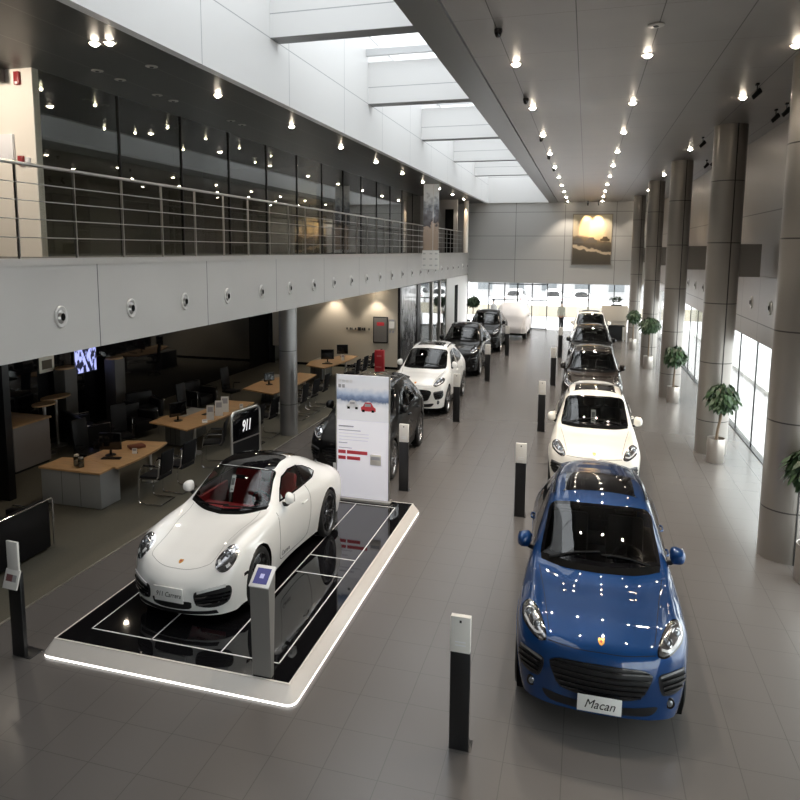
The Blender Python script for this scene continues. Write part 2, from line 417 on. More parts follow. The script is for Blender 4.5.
class Shell:
    """one car body: surface, projected patches, holes"""
    def __init__(s, T, L, sc=1.0):
        s.L = L
        G = body_grid(T); s.G = G
        M_, N_ = G.shape[:2]
        bm = bmesh.new(); V = {}
        rows = list(range(M_)) + [M_ - 2 - i for i in range(M_ - 1)]
        for a, i in enumerate(rows):
            sg = 1 if a < M_ else -1
            for j in range(N_):
                p = G[i, j]
                V[a, j] = bm.verts.new((sg * p[1], p[0] - L / 2, p[2]))
        for a in range(len(rows) - 1):
            for j in range(N_ - 1):
                bm.faces.new((V[a, j], V[a, j + 1], V[a + 1, j + 1], V[a + 1, j]))
        bmesh.ops.recalc_face_normals(bm, faces=bm.faces[:])
        # outward check
        top = max(bm.faces, key=lambda f: f.calc_center_median().z)
        if top.normal.z < 0: bmesh.ops.reverse_faces(bm, faces=bm.faces[:])
        s.bm = bm
        s.bvh = BVHTree.FromBMesh(bm)
    def proj(s, F, p):
        """F = (origin, right, up, ray)"""
        o, r, u, d = F
        q = o + r * p[0] + u * p[1]
        h = s.bvh.ray_cast(q, d)
        if h[0] is None: h = s.bvh.find_nearest(q + d * .8)
        return h[0], h[1]
    def cut(s, F, poly):
        o, r, u, d = F; dead = []
        for f in s.bm.faces:
            if f.normal.dot(d) > -.02: continue
            ok = True
            for v in f.verts:
                q = v.co - o
                if not inside((q.dot(r), q.dot(u)), poly): ok = False; break
            if ok: dead.append(f)
        near = set(v for f in dead for v in f.verts)
        bmesh.ops.delete(s.bm, geom=dead, context='FACES')
        # pull the ragged rim out to the outline
        todo = set(v for v in near if v.is_valid)
        for v in list(todo):
            for f in v.link_faces: todo.update(f.verts)
        for v in todo:
            q = v.co - o; a = Vector((q.dot(r), q.dot(u)))
            if not v.is_boundary or not inside(a, poly): continue
            best = None
            for i in range(len(poly)):
                p0 = Vector(poly[i - 1]); p1 = Vector(poly[i]); e = p1 - p0
                k = 0 if e.length_squared == 0 else max(0, min(1, (a - p0).dot(e) / e.length_squared))
                c = p0 + e * k
                if best is None or (c - a).length < best[0]: best = ((c - a).length, c)
            h, n = s.proj(F, best[1]); v.co = h
    def patch(s, F, poly, off=.004, depth=.012, step=.05, border=0.0, mi=0, mb=1, mbuild=None, dome=0.0):
        """a sheet with outline poly laid on the body"""
        mb_ = mbuild or MB()
        poly = resample(poly, step)
        N = len(poly)
        pts = [Vector(p) for p in poly]; edges = [(i, (i + 1) % N) for i in range(N)]
        inner = None
        if border > 0:
            inner = inset(poly, border)
            b = len(pts); pts += [Vector(p) for p in inner]; edges += [(b + i, b + (i + 1) % N) for i in range(N)]
        lim = inner or poly
        xs = [p[0] for p in poly]; ys = [p[1] for p in poly]
        x = min(xs) + step / 2
        core = inset(lim, step * .45)
        while x < max(xs):
            y = min(ys) + step / 2
            while y < max(ys):
                if inside((x, y), core): pts.append(Vector((x, y)))
                y += step
            x += step
        vs, es, fs, ov, oe, of = delaunay_2d_cdt(pts, edges, [], 1, 1e-5)
        top = []; bot = []; d = F[3]
        for v in vs:
            h, n = s.proj(F, v)
            if n.dot(d) > 0: n = -n
            top.append(h + n * off); bot.append(h + n * (off - depth))
        nv = len(vs)
        T = []; MI = []
        for f in fs:
            c = sum((Vector(vs[i]) for i in f), Vector((0, 0))) / len(f)
            if not inside(c, poly): continue
            T.append(tuple(f)); MI.append(mb if inner and not inside(c, inner) else mi)
        cnt = {}
        for f in T:
            for i in range(len(f)):
                e = (f[i], f[(i + 1) % len(f)]); cnt[e] = 1
        base = len(mb_.v)
        mb_.v.extend([tuple(p) for p in top] + [tuple(p) for p in bot])
        for f, m in zip(T, MI):
            mb_.f.append(tuple(base + i for i in f)); mb_.m.append(m)
        for (a, b) in cnt:
            if (b, a) not in cnt:
                mb_.f.append((base + a, base + b, base + nv + b, base + nv + a)); mb_.m.append(mb if inner else mi)
        return mb_
    def strip(s, F, pts, w=.008, off=.002, mbuild=None, thick=0.0, closed=False, n=6):
        """a narrow line along a path laid on the body"""
        mb_ = mbuild or MB()
        P = [Vector(p) for p in pts]; Q = []
        for i in range(len(P) - 1):
            a = P[max(i - 1, 0)]; b = P[i]; c = P[i + 1]; d = P[min(i + 2, len(P) - 1)]
            for j in range(n):
                t = j / n
                Q.append(.5 * ((2 * b) + (c - a) * t + (2 * a - 5 * b + 4 * c - d) * t * t + (3 * b - a - 3 * c + d) * t ** 3))
        Q.append(P[-1])
        H = [s.proj(F, q) for q in Q]
        base = len(mb_.v); K = len(H)
        for i, (h, nn) in enumerate(H):
            if nn.dot(F[3]) > 0: nn = -nn
            t = (H[min(i + 1, K - 1)][0] - H[max(i - 1, 0)][0])
            t = t.normalized() if t.length > 1e-6 else Vector((1, 0, 0))
            b = t.cross(nn).normalized()
            for k, (x, y) in enumerate(((-w / 2, off - .004), (-w / 2, off + thick), (w / 2, off + thick), (w / 2, off - .004))):
                mb_.v.append(tuple(h + b * x + nn * y))
        for i in range(K - 1):
            for k in range(3):
                a = base + 4 * i + k
                mb_.f.append((a, a + 1, a + 5, a + 4)); mb_.m.append(0)
        return mb_
    def arches(s, axles, rad, zc, w0=.45):
        lip = []
        for ys in axles:
            y0 = ys - s.L / 2
            dead = []
            for f in s.bm.faces:
                if all(abs(v.co.x) > w0 and (v.co.y - y0) ** 2 + (v.co.z - zc) ** 2 < rad * rad for v in f.verts) and abs(f.normal.x) > .25:
                    dead.append(f)
            near = set(v for f in dead for v in f.verts)
            bmesh.ops.delete(s.bm, geom=dead, context='FACES')
            bd = [v for v in near if v.is_valid and v.link_faces]
            # faces straddling the circle: pull their inner vertices out to the rim
            for f in s.bm.faces:
                for v in f.verts:
                    if abs(v.co.x) > w0 and abs(f.normal.x) > .2:
                        dy = v.co.y - y0; dz = v.co.z - zc; q = math.hypot(dy, dz)
                        if q < rad and q > 1e-4:
                            k = rad / q; v.co.y = y0 + dy * k; v.co.z = zc + dz * k
    def finish(s, name, m, parent):
        me = bpy.data.meshes.new(name); s.bm.to_mesh(me)
        me.materials.append(m)
        me.polygons.foreach_set('use_smooth', [True] * len(me.polygons))
        o = bpy.data.objects.new(name, me); link(o, parent)
        return o

def mirror_x(mb_):
    o = MB(); o.v = [(-x, y, z) for x, y, z in mb_.v]; o.f = [tuple(reversed(f)) for f in mb_.f]; o.m = list(mb_.m)
    return o

def wheel(parent, x, y, z, r, w, rim_m, spokes=5, double=True, rr=.72, side=1, face=None):
    """wheel with its axle along x; outer face towards side"""
    MX = Matrix.Translation((x, y, z)) @ Matrix.Rotation(side * PI / 2, 4, 'Y')
    root = MB()
    ri = r * rr; h = w / 2
    root.lathe([(ri * .98, -h * .9), (ri * 1.02, -h), (r * .93, -h), (r * .985, -h * .8), (r, -h * .5), (r, h * .5), (r * .985, h * .8), (r * .93, h), (ri * 1.06, h), (ri, h * .86), (ri * .98, h * .7), (ri * .98, -h * .9)], 40)
    root.v = [tuple(MX @ Vector(p)) for p in root.v]
    tire = root.build('wheel', M_['rubber'], parent)
    b = MB()
    b.lathe([(ri * 1.0, h * .80), (ri * 1.0, h * .90), (ri * .955, h * .92), (ri * .93, h * .75), (ri * .90, -h * .6), (ri * .5, -h * .7), (ri * .5, -h * .72), (ri * .97, -h * .72), (ri, h * .80)], 40)
    n = spokes
    for i in range(n):
        for q in ((-.17, .17) if double else (0,)):
            a = 2 * PI * i / n
            A = Matrix.Rotation(a, 4, 'Z')
            i0 = .16 * ri; wd = ri * (.065 if double else .10)
            off = q * ri
            p = [(i0, off * .55 - wd, h * .62), (i0, off * .55 + wd, h * .62), (ri * .95, off * 1.3 + wd * .8, h * .80), (ri * .95, off * 1.3 - wd * .8, h * .80)]
            lo = [(u, v * .8, hh - h * .35) for u, v, hh in p]
            b.add(p + lo, [(0, 1, 2, 3), (7, 6, 5, 4), (0, 4, 5, 1), (1, 5, 6, 2), (2, 6, 7, 3), (3, 7, 4, 0)], 0, A)
    b.lathe([(0, h * .74), (ri * .12, h * .73), (ri * .2, h * .66), (ri * .22, h * .4)], 20)
    b.v = [tuple(MX @ Vector(p)) for p in b.v]
    b.build('rim', rim_m, tire)
    d = MB(); d.lathe([(0.02, -h * .05), (ri * .78, -h * .05), (ri * .78, -h * .2), (.02, -h * .2)], 32)
    d.v = [tuple(MX @ Vector(p)) for p in d.v]
    d.build('brake_disc', M_['disc'], tire)
    return tire

def V3(*a): return Vector(a)
FRONT = (V3(0, -4, 0), V3(1, 0, 0), V3(0, 0, 1), V3(0, 1, 0))      # coords (x, z)
TOP = (V3(0, 0, 4), V3(1, 0, 0), V3(0, 1, 0), V3(0, 0, -1))        # coords (x, y)
REAR = (V3(0, 4, 0), V3(1, 0, 0), V3(0, 0, 1), V3(0, -1, 0))
q_ = math.sqrt(.5)
SLANT = (V3(0, -3, 3), V3(1, 0, 0), V3(0, q_, q_), V3(0, q_, -q_)) # coords (x, (y+z)*.7071)
SIDE = (V3(4, 0, 0), V3(0, 1, 0), V3(0, 0, 1), V3(-1, 0, 0))       # coords (y, z), the +x flank

def sym(half):
    """half outline from the top centre round to the bottom centre on +x -> closed symmetric outline"""
    return half + [(-x, y) for x, y in reversed(half) if x > 1e-6]

def seat(parent, x, y, z, w, m, name='seat'):
    b = MB()
    b.box(x - w / 2, x + w / 2, y - .28, y + .24, z, z + .16, bev=.05)
    M = Matrix.Translation((x, y + .2, z + .12)) @ Matrix.Rotation(R(-20), 4, 'X')
    b.box(-w / 2, w / 2, -.07, .07, 0, .52, bev=.05, M=M)
    b.box(-w * .27, w * .27, -.05, .05, .54, .70, bev=.04, M=M)
    return b.build(name, m, parent)

def steering(parent, x, y, z, m):
    b = MB()
    M = Matrix.Translation((x, y, z)) @ Matrix.Rotation(R(-65), 4, 'X')
    ring = [(.18 * math.cos(t), .18 * math.sin(t), 0) for t in [2 * PI * i / 24 for i in range(24)]]
    b.tube(ring, .016, 8, closed=True, M=None)
    n = len(b.v); b.v = [tuple(M @ Vector(p)) for p in b.v]
    b.box(-.17, .17, -.02, .03, -.015, .015, M=M, bev=.01); b.box(-.02, .02, -.17, 0, -.012, .012, M=M); b.ball((0, 0, 0), .06, .05, .03, M=M)
    return b.build('steering_wheel', m, parent)

def mirrors(sh, t, paint, x0, x1, s, z, ln=.13, ht=.085):
    yy = s - sh.L / 2
    for sd in (1, -1):
        b = MB(); c = (x0 + x1) / 2; hw = (x1 - x0) / 2
        bm = bmesh.new(); bmesh.ops.create_uvsphere(bm, u_segments=20, v_segments=12, radius=1)
        for v in bm.verts:
            x, y, zz = v.co
            sx = math.copysign(abs(x) ** .75, x); sz = math.copysign(abs(zz) ** .75, zz)
            if y > 0: y *= .35
            v.co = (sd * (c + sx * hw), yy + y * ln - .02 * sx, z + sz * ht * (1 - .15 * sx))
        b.bm(bm)
        o = b.build('door_mirror', paint, t)
        k = MB(); k.tube([(sd * (x0 - .10), yy + .02, z - .09), (sd * (x0 + .02), yy, z - .085), (sd * (x0 + .07), yy, z - .05)], .028, 8)
        k.build('mirror_stalk', M_['black_plastic'], o)
        g = MB(); g.box(sd * c - hw * .8, sd * c + hw * .8, yy + ln * .33, yy + ln * .36, z - ht * .7, z + ht * .7, bev=.004)
        g.build('mirror_glass', M_['mirror'], o)

def lamp_lens(sh, F, p, r, par):
    h, n = sh.proj(F, p)
    if n.dot(F[3]) > 0: n = -n
    n = (n * .55 + V3(0, -1, 0) * .45).normalized()
    b = MB(); a = n.orthogonal().normalized(); u = n.cross(a)
    c = h + n * .002
    ring = [c + (a * math.cos(t) + u * math.sin(t)) * r for t in [2 * PI * i / 24 for i in range(24)]]
    b.tube(ring, r * .2, 8, closed=True)
    o = b.build('lamp_ring', M_['chrome'], par)
    k = MB(); k.ball(c - n * r * .35, r * .82, n=16); k.build('projector_lens', M_['lens'], o)

def plate(parent, y, z, w, h, txt, size, tilt=0, shear=.35, space=1.0, sub=None):
    b = MB(); M = Matrix.Translation((0, y, z)) @ Matrix.Rotation(R(tilt), 4, 'X')
    b.box(-w / 2, w / 2, -.008, .008, -h / 2, h / 2, bev=.006, M=M)
    p = b.build('number_plate', M_['plate'], parent)
    if txt:
        F = M @ frame((0, -.0095, 0), (1, 0, 0), (0, 0, 1))
        text_mesh('plate_lettering', txt, size, M_['ink'], p, F, shear=shear, space=space, depth=.001)
    return p

def paper(parent, x, y, z, w=.09, h=.26, tilt=-35):
    b = MB(); M = Matrix.Translation((x, y, z)) @ Matrix.Rotation(R(tilt), 4, 'X')
    b.box(-w / 2, w / 2, -.002, .002, -h / 2, h / 2, 0, M=M)
    b.box(-w * .35, w * .35, -.004, -.002, -.02, h * .32, 1, M=M); b.box(-w * .3, w * .3, -.004, -.002, -h * .4, -h * .3, 1, M=M)
    return b.build('price_card', [M_['paper'], M_['grey_ink']], parent)

def make_suv(name, paint, interior, roofglass=True, txt='Macan', rim='rim_silver', chrome=True, card=False):
    L = 4.68; t = empty(name)
    sh = Shell(SUV_T, L)
    Y = lambda s: s - L / 2
    # ---- windows
    WS = wsym([(0, Y(1.30)), (.30, Y(1.345)), (.55, Y(1.455)), (.735, Y(1.56))], [(.73, Y(1.65)), (.68, Y(1.98)), (.635, Y(2.17)), (.40, Y(2.12)), (.20, Y(2.075)), (0, Y(2.065))])
    sh.cut(TOP, inset(WS, .02))
    sideF = [(Y(1.86), 1.085), (Y(2.05), 1.235), (Y(2.33), 1.425), (Y(2.62), 1.465), (Y(2.72), 1.465), (Y(2.70), 1.10), (Y(2.3), 1.085)]
    sideR = [(Y(2.78), 1.465), (Y(3.15), 1.455), (Y(3.5), 1.385), (Y(3.78), 1.265), (Y(3.70), 1.185), (Y(3.4), 1.135), (Y(2.80), 1.105)]
    RW = sym([(0, 1.47), (.30, 1.455), (.47, 1.41), (.55, 1.30), (.58, 1.15), (.40, 1.115), (0, 1.11)])
    SIDEN = (V3(-4, 0, 0), V3(0, 1, 0), V3(0, 0, 1), V3(1, 0, 0))
    for poly in (sideF, sideR):
        sh.cut(SIDE, inset(poly, .012)); sh.cut(SIDEN, inset(poly, .012))
    sh.cut(REAR, inset(RW, .02))
    if roofglass:
        SR = [(x, Y(s)) for x, s in smooth_loop([(.43, 2.36), (.46, 2.42), (.45, 3.0), (.42, 3.08), (-.42, 3.08), (-.45, 3.0), (-.46, 2.42), (-.43, 2.36)], 3)]
    bv = sh.bvh
    sh.patch(TOP, WS, .004, .01, .06, .05, 0, 1).build('windshield', [M_['glass'], M_['frit']], t)
    for F, sd in ((SIDE, 1), (SIDEN, -1)):
        for poly in (sideF, sideR):
            o = sh.patch(F, poly, .004, .01, .06, .022, 0, 1).build('side_window', [M_['glass_dark'], M_['frit']], t)
        mb_ = sh.strip(F, [(Y(1.86), 1.075), (Y(2.3), 1.075), (Y(2.8), 1.095), (Y(3.4), 1.125), (Y(3.74), 1.18)], .02, .006)
        mb_.build('window_trim', M_['chrome_dark' if not chrome else 'chrome'], t)
        # door gaps, handles, sill guard
        for gp in ([(Y(1.55), .98), (Y(1.52), .75), (Y(1.58), .42)], [(Y(2.74), 1.08), (Y(2.76), .75), (Y(2.74), .40)], [(Y(3.62), 1.1), (Y(3.60), .9), (Y(3.36), .62), (Y(3.3), .42)]):
            sh.strip(F, gp, .007, .0015).build('door_gap', M_['gap'], t)
        for hy in (2.52, 3.38):
            hh, nn = sh.proj(F, (Y(hy), .93)); b = MB()
            b.tube([hh + nn * .0 + V3(0, -.10, 0), hh + nn * .035 + V3(0, -.08, 0), hh + nn * .04 + V3(0, .08, 0), hh + V3(0, .11, 0)], .014, 8, fillet=.02)
            b.build('door_handle', paint, t)
        sh.patch(F, [(Y(1.38), .23), (Y(3.28), .24), (Y(3.25), .40), (Y(2.3), .345), (Y(1.42), .38)], .012, .02, .09).build('sill_guard', M_['black_plastic'], t)
    sh.patch(REAR, RW, .004, .01, .06, .04, 0, 1).build('rear_window', [M_['glass_dark'], M_['frit']], t)
    if roofglass:
        sh.patch(TOP, SR, .003, .012, .08).build('sunroof', M_['black_gloss'], t)
    # roof rails and rear wing
    for sd in (1, -1):
        sh.strip(TOP, [(sd * .60, Y(2.32)), (sd * .59, Y(2.8)), (sd * .565, Y(3.3)), (sd * .545, Y(3.75))], .03, .01, thick=.018).build('roof_rail', M_['chrome_dark'], t)
    b = MB(); ww = [(x, Y(4.10) - .10 * (x / .55) ** 2) for x in [-.55 + .11 * i for i in range(11)]]
    for i in range(10):
        (a, c), (d, e) = ww[i], ww[i + 1]
        za = 1.515 - .06 * (a / .55) ** 2; zb = 1.515 - .06 * (d / .55) ** 2
        vs = [(a, c - .05, za), (d, e - .05, zb), (d, e + .10, zb - .01), (a, c + .10, za - .01), (a, c - .05, za - .03), (d, e - .05, zb - .03), (d, e + .10, zb - .03), (a, c + .10, za - .03)]
        b.add(vs, [(0, 1, 2, 3), (7, 6, 5, 4), (0, 4, 5, 1), (3, 2, 6, 7)])
    b.build('roof_spoiler', paint, t)
    # ---- front
    GR = smooth_loop(sym([(0, .700), (.28, .695), (.45, .680), (.535, .645), (.50, .55), (.43, .45), (.28, .415), (0, .41)]), 3)
    gr = sh.patch(FRONT, GR, .004, .015, .06).build('grille', M_['grille'], t)
    for z, w in ((.66, .51), (.61, .505), (.56, .485), (.51, .46), (.46, .42)):
        sh.strip(FRONT, [(-w, z), (-w / 2, z + .005), (0, z + .006), (w / 2, z + .005), (w, z)], .016, .014, thick=.008).build('grille_slat', M_['black_gloss'], gr)
    fr = MB()
    fr = sh.strip(FRONT, [(-.535, .645), (-.45, .686), (-.25, .703), (0, .709), (.25, .703), (.45, .686), (.535, .645)], .014, .008)
    fr.build('grille_trim', M_['black_gloss'], gr)
    INT = [(.60, .640), (.72, .665), (.86, .680), (.882, .62), (.872, .53), (.82, .475), (.71, .455), (.64, .48)]
    for sd in (1, -1):
        P = INT if sd > 0 else [(-x, z) for x, z in reversed(INT)]
        P = smooth_loop(P, 3)
        o = sh.patch(FRONT, P, .004, .015, .04).build('side_intake', M_['grille'], t)
        for z, a, c in ((.60, .63, .875), (.55, .645, .875), (.505, .66, .85)):
            sh.strip(FRONT, [(sd * a, z), (sd * (a + c) / 2, z + .012), (sd * c, z + .02)], .02, .016, thick=.01).build('intake_blade', M_['black_gloss'], o)
        sh.strip(FRONT, [(sd * .62, .635), (sd * .75, .660), (sd * .865, .672)], .022, .012).build('daytime_lamp', M_['drl_grey'], o)
        h, n = sh.proj(FRONT, (sd * .735, .385))
        b = MB(); b.cyl(h - V3(0, -.02, 0), h + V3(0, -.012, 0), .05, n=20); fo = b.build('fog_lamp', M_['black_gloss'], t)
        b = MB(); b.ball(h + V3(0, -.012, 0), .032, .012, .032); b.build('fog_lens', M_['lens'], fo)
    sh.patch(FRONT, smooth_loop(sym([(0, .335), (.35, .345), (.58, .36), (.60, .33), (.52, .275), (.3, .262), (0, .26)]), 3), .004, .015, .06).build('lower_intake', M_['grille'], t)
    LA = [(.585, .72), (.66, .715), (.76, .79), (.85, .91), (.878, 1.02), (.865, 1.12), (.80, 1.145), (.72, 1.08), (.65, .95), (.60, .82)]
    c_ = -Y(0) * 0
    for sd in (1, -1):
        P = [(sd * x, tt - L / 2 * q_) for x, tt in LA]
        if sd < 0: P.reverse()
        P = smooth_loop(P, 3)
        o = sh.patch(SLANT, P, .006, .015, .035, .016, 0, 1).build('headlight', [M_['lamp_dark'], M_['black_gloss']], t)
        lamp_lens(sh, SLANT, (sd * .80, .985 - L / 2 * q_), .052, o)
        lamp_lens(sh, SLANT, (sd * .69, .86 - L / 2 * q_), .045, o)
        sh.strip(SLANT, [(sd * .625, .78 - L / 2 * q_), (sd * .70, .79 - L / 2 * q_), (sd * .78, .87 - L / 2 * q_), (sd * .845, .99 - L / 2 * q_)], .022, .012).build('light_strip', M_['lamp_white'], o)
        sh.strip(SLANT, [(sd * .65, .90 - L / 2 * q_), (sd * .70, 1.0 - L / 2 * q_), (sd * .79, 1.10 - L / 2 * q_)], .03, .010).build('light_strip', M_['chrome'], o)
        # tail lamp
        TL = [(sd * .60, .98), (sd * .86, 1.0), (sd * .88, .93), (sd * .62, .90)]
        if sd < 0: TL.reverse()
        sh.patch(REAR, TL, .006, .015, .05).build('tail_lamp', M_['tail'], t)
    # hood gap lines, crest
    for sd in (1, -1): sh.strip(TOP, [(sd * .56, Y(.30)), (sd * .60, Y(.55)), (sd * .66, Y(.95)), (sd * .735, Y(1.38))], .007, .0015).build('hood_gap', M_['gap'], t)
    sh.strip(FRONT, [(-.565, .80), (-.3, .795), (0, .80), (.3, .795), (.565, .80)], .007, .0015).build('hood_gap', M_['gap'], t)
    for sd in (1, -1):
        sh.strip(TOP, [(sd * .36, Y(.36)), (sd * .38, Y(.7)), (sd * .43, Y(1.22))], .012, .0005, thick=.003).build('hood_crease', paint, t)
    em = sh.patch(SLANT, [(x, y - L / 2 * q_) for x, y in [(-.032, .785), (.032, .785), (.034, .75), (.02, .722), (0, .71), (-.02, .722), (-.034, .75)]], .006, .01, .02).build('hood_crest', M_['gold'], t)
    sh.patch(SLANT, [(x, y - L / 2 * q_) for x, y in [(-.013, .763), (.013, .763), (.013, .745), (0, .735), (-.013, .745)]], .008, .006, .02).build('crest_centre', M_['red'], em)
    # wipers and cowl
    b = sh.patch(TOP, wsym([(0, Y(1.235)), (.30, Y(1.275)), (.55, Y(1.375)), (.72, Y(1.48))], [(.73, Y(1.58)), (.55, Y(1.46)), (.30, Y(1.345)), (0, Y(1.30))]), .004, .01, .05)
    b.build('cowl', M_['black'], t)
    for a in ((-.62, .0), (.02, .60)):
        h0 = [sh.proj(TOP, (a[0] + (a[1] - a[0]) * k, Y(1.40 + (.10 * abs(a[0] + (a[1] - a[0]) * k) ** 2) + .03 * k)))[0] + V3(0, 0, .03) for k in (0, .25, .5, .75, 1)]
        w = MB(); w.tube(h0, .011, 6); w.build('wiper', M_['black_plastic'], t)
    mirrors(sh, t, paint, .87, 1.06, 1.84, 1.15)
    # ---- wheels and underside
    rw = .365
    sh.arches((.93, 3.75), .405, .37, .6)
    sh.finish('body', paint, t)
    for s_ in (.93, 3.75):
        for sd in (1, -1):
            b = MB()
            b.lathe([(.44, -.16), (.42, .16)], 28, 0, Matrix.Translation((sd * .76, Y(s_), .37)) @ Matrix.Rotation(sd * PI / 2, 4, 'Y'))
            b.cyl((sd * .58, Y(s_), .37), (sd * .60, Y(s_), .37), .44, n=28); b.v = [(x, y, max(z, .10)) for x, y, z in b.v]
            b.build('wheel_well', M_['black'], t)
    b = MB(); b.box(-.80, .80, Y(.42), Y(4.3), .20, .26); b.build('underbody', M_['black'], t)
    for s_ in (.93, 3.75):
        for sd in (1, -1):
            wheel(t, sd * .825, Y(s_), rw, rw, .25, M_[rim], 5, True, .74, sd)
    # arch edging
    for s_ in (.93, 3.75):
        for F, sd in ((SIDE, 1), (SIDEN, -1)):
            P = [(Y(s_) + .425 * math.cos(a), .37 + .425 * math.sin(a)) for a in [R(-12 + 204 * i / 16) for i in range(17)]]
            sh.strip(F, P, .045, .004, n=2).build('arch_edge', paint, t)
    # ---- cabin
    b = MB(); b.box(-.72, .72, Y(1.55), Y(1.95), .80, .97, bev=.06); b.box(-.15, .15, Y(1.75), Y(2.9), .5, .82, bev=.04)
    b.build('dashboard', interior, t)
    b = MB(); b.box(-.78, .78, Y(1.5), Y(4.2), .42, .46); b.build('cabin_floor', M_['black'], t)
    for x in (-.38, .38): seat(t, x, Y(2.45), .60, .52, interior)
    seat(t, 0, Y(3.35), .62, 1.25, interior, 'rear_seat')
    steering(t, .38, Y(2.02), 1.0, M_['black_plastic'])
    # the rear-view mirror
    b = MB(); b.box(-.12, .12, Y(1.98), Y(2.0), 1.33, 1.39, bev=.008); b.tube([(0, Y(1.98), 1.38), (0, Y(1.96), 1.44)], .012, 6); b.build('rear_view_mirror', M_['black_plastic'], t)
    if txt is not None: plate(t, Y(.02), .375, .46, .16, txt, .125, 8)
    if card: paper(t, -.03, Y(1.72), 1.18)
    for x in (-.45, .45):
        b = MB(); b.tube([(x, Y(4.55), .32), (x, Y(4.66), .32)], .05, 12); b.build('exhaust', M_['chrome'], t)
    return t

def make_coupe(name, paint, interior):
    L = 4.5; t = empty(name)
    sh = Shell(COUPE_T, L)
    Y = lambda s: s - L / 2
    SIDEN = (V3(-4, 0, 0), V3(0, 1, 0), V3(0, 0, 1), V3(1, 0, 0))
    WS = wsym([(0, Y(1.36)), (.25, Y(1.40)), (.46, Y(1.49)), (.67, Y(1.615))], [(.665, Y(1.70)), (.585, Y(1.95)), (.54, Y(2.12)), (.38, Y(2.07)), (.2, Y(2.035)), (0, Y(2.025))])
    sh.cut(TOP, inset(WS, .02))
    SW = [(Y(1.80), .935), (Y(1.95), 1.05), (Y(2.14), 1.155), (Y(2.4), 1.19), (Y(2.65), 1.175), (Y(2.9), 1.12), (Y(3.12), 1.03), (Y(3.19), .975), (Y(3.0), .945), (Y(2.4), .935)]
    for F in (SIDE, SIDEN): sh.cut(F, inset(SW, .012))
    RW = sym([(0, Y(2.78)), (.30, Y(2.80)), (.44, Y(2.86)), (.46, Y(3.1)), (.43, Y(3.5)), (.30, Y(3.62)), (0, Y(3.66))])
    sh.patch(TOP, WS, .004, .01, .06, .035, 0, 1).build('windshield', [M_['coupe_glass'], M_['frit']], t)
    for F in (SIDE, SIDEN):
        sh.patch(F, SW, .004, .01, .05, .018, 0, 1).build('side_window', [M_['coupe_glass'], M_['frit']], t)
        sh.strip(F, [(Y(2.62), .94), (Y(2.65), 1.06), (Y(2.69), 1.17)], .035, .007).build('pillar_trim', M_['frit'], t)
        g = sh.strip(F, [(Y(1.62), .86), (Y(1.60), .6), (Y(1.64), .30), (Y(1.9), .25), (Y(2.55), .25), (Y(2.66), .40), (Y(2.70), .75), (Y(2.64), .93)], .007, .0015)
        g.build('door_gap', M_['gap'], t)
        hh, nn = sh.proj(F, (Y(2.48), .76)); b = MB()
        b.tube([hh + V3(0, -.09, 0), hh + nn * .03 + V3(0, -.07, 0), hh + nn * .035 + V3(0, .07, 0), hh + V3(0, .10, 0)], .013, 8, fillet=.02)
        b.build('door_handle', paint, t)
        h, n = sh.proj(F, (Y(1.80), .34))
        sg = 1 if F is SIDE else -1
        text_mesh('door_lettering', 'Carrera', .085, M_['grey_ink'], t, frame(h + n * .012, (0, sg, 0), (0, 0, 1)), shear=.3, depth=.002)
        g = sh.strip(F, [(Y(.62), .50), (Y(.58), .505), (Y(.53), .50)], .035, .006); g.build('side_marker', M_['chrome_dark'], t)
    sh.patch(TOP, RW, .004, .01, .06).build('rear_window', M_['black_gloss'], t)
    RF = smooth_loop([(x, Y(s)) for x, s in [(.0, 2.035), (.38, 2.085), (.50, 2.16), (.475, 2.4), (.42, 2.72), (0, 2.76), (-.42, 2.72), (-.475, 2.4), (-.50, 2.16), (-.38, 2.085)]], 4)
    sh.patch(TOP, RF, .004, .01, .06).build('roof_panel', M_['black_gloss'], t)
    # ---- front
    IN_ = [(.36, .405), (.50, .43), (.70, .455), (.775, .445), (.785, .36), (.74, .27), (.60, .235), (.42, .25), (.36, .29)]
    for sd in (1, -1):
        P = IN_ if sd > 0 else [(-x, z) for x, z in reversed(IN_)]
        o = sh.patch(FRONT, smooth_loop(P, 3), .004, .015, .04).build('side_intake', M_['grille'], t)
        for z, a, c in ((.375, .375, .77), (.335, .37, .765), (.295, .38, .74)):
            sh.strip(FRONT, [(sd * a, z - .015), (sd * (a + c) / 2, z), (sd * c, z + .012)], .016, .014, thick=.01).build('intake_blade', M_['black_gloss'], o)
        sh.strip(FRONT, [(sd * .40, .412), (sd * .55, .44), (sd * .73, .462)], .03, .012, thick=.01).build('daytime_lamp', M_['lamp_white'], o)
        # round headlamp on the fender
        cx, ct = .675, .800
        P = [(sd * (cx + .122 * math.cos(a) + .022 * math.sin(a)), ct - L / 2 * q_ + .185 * math.sin(a)) for a in [2 * PI * i / 28 for i in range(28)]]
        if sd < 0: P.reverse()
        o = sh.patch(SLANT, P, .008, .02, .035, .014, 0, 1).build('headlight', [M_['lamp_dark'], M_['chrome']], t)
        lamp_lens(sh, SLANT, (sd * (cx + .005), ct + .02 - L / 2 * q_), .055, o)
        for a in (45, 135, 225, 315):
            sh.strip(SLANT, [(sd * (cx + .082 * math.cos(R(a + w_))), ct - L / 2 * q_ + .13 * math.sin(R(a + w_))) for w_ in (-16, 0, 16)], .035, .014).build('light_strip', M_['lamp_white'], o)
        TL = [(sd * .50, .70), (sd * .78, .71), (sd * .79, .66), (sd * .52, .645)]
        if sd < 0: TL.reverse()
        sh.patch(REAR, TL, .006, .015, .05).build('tail_lamp', M_['tail'], t)
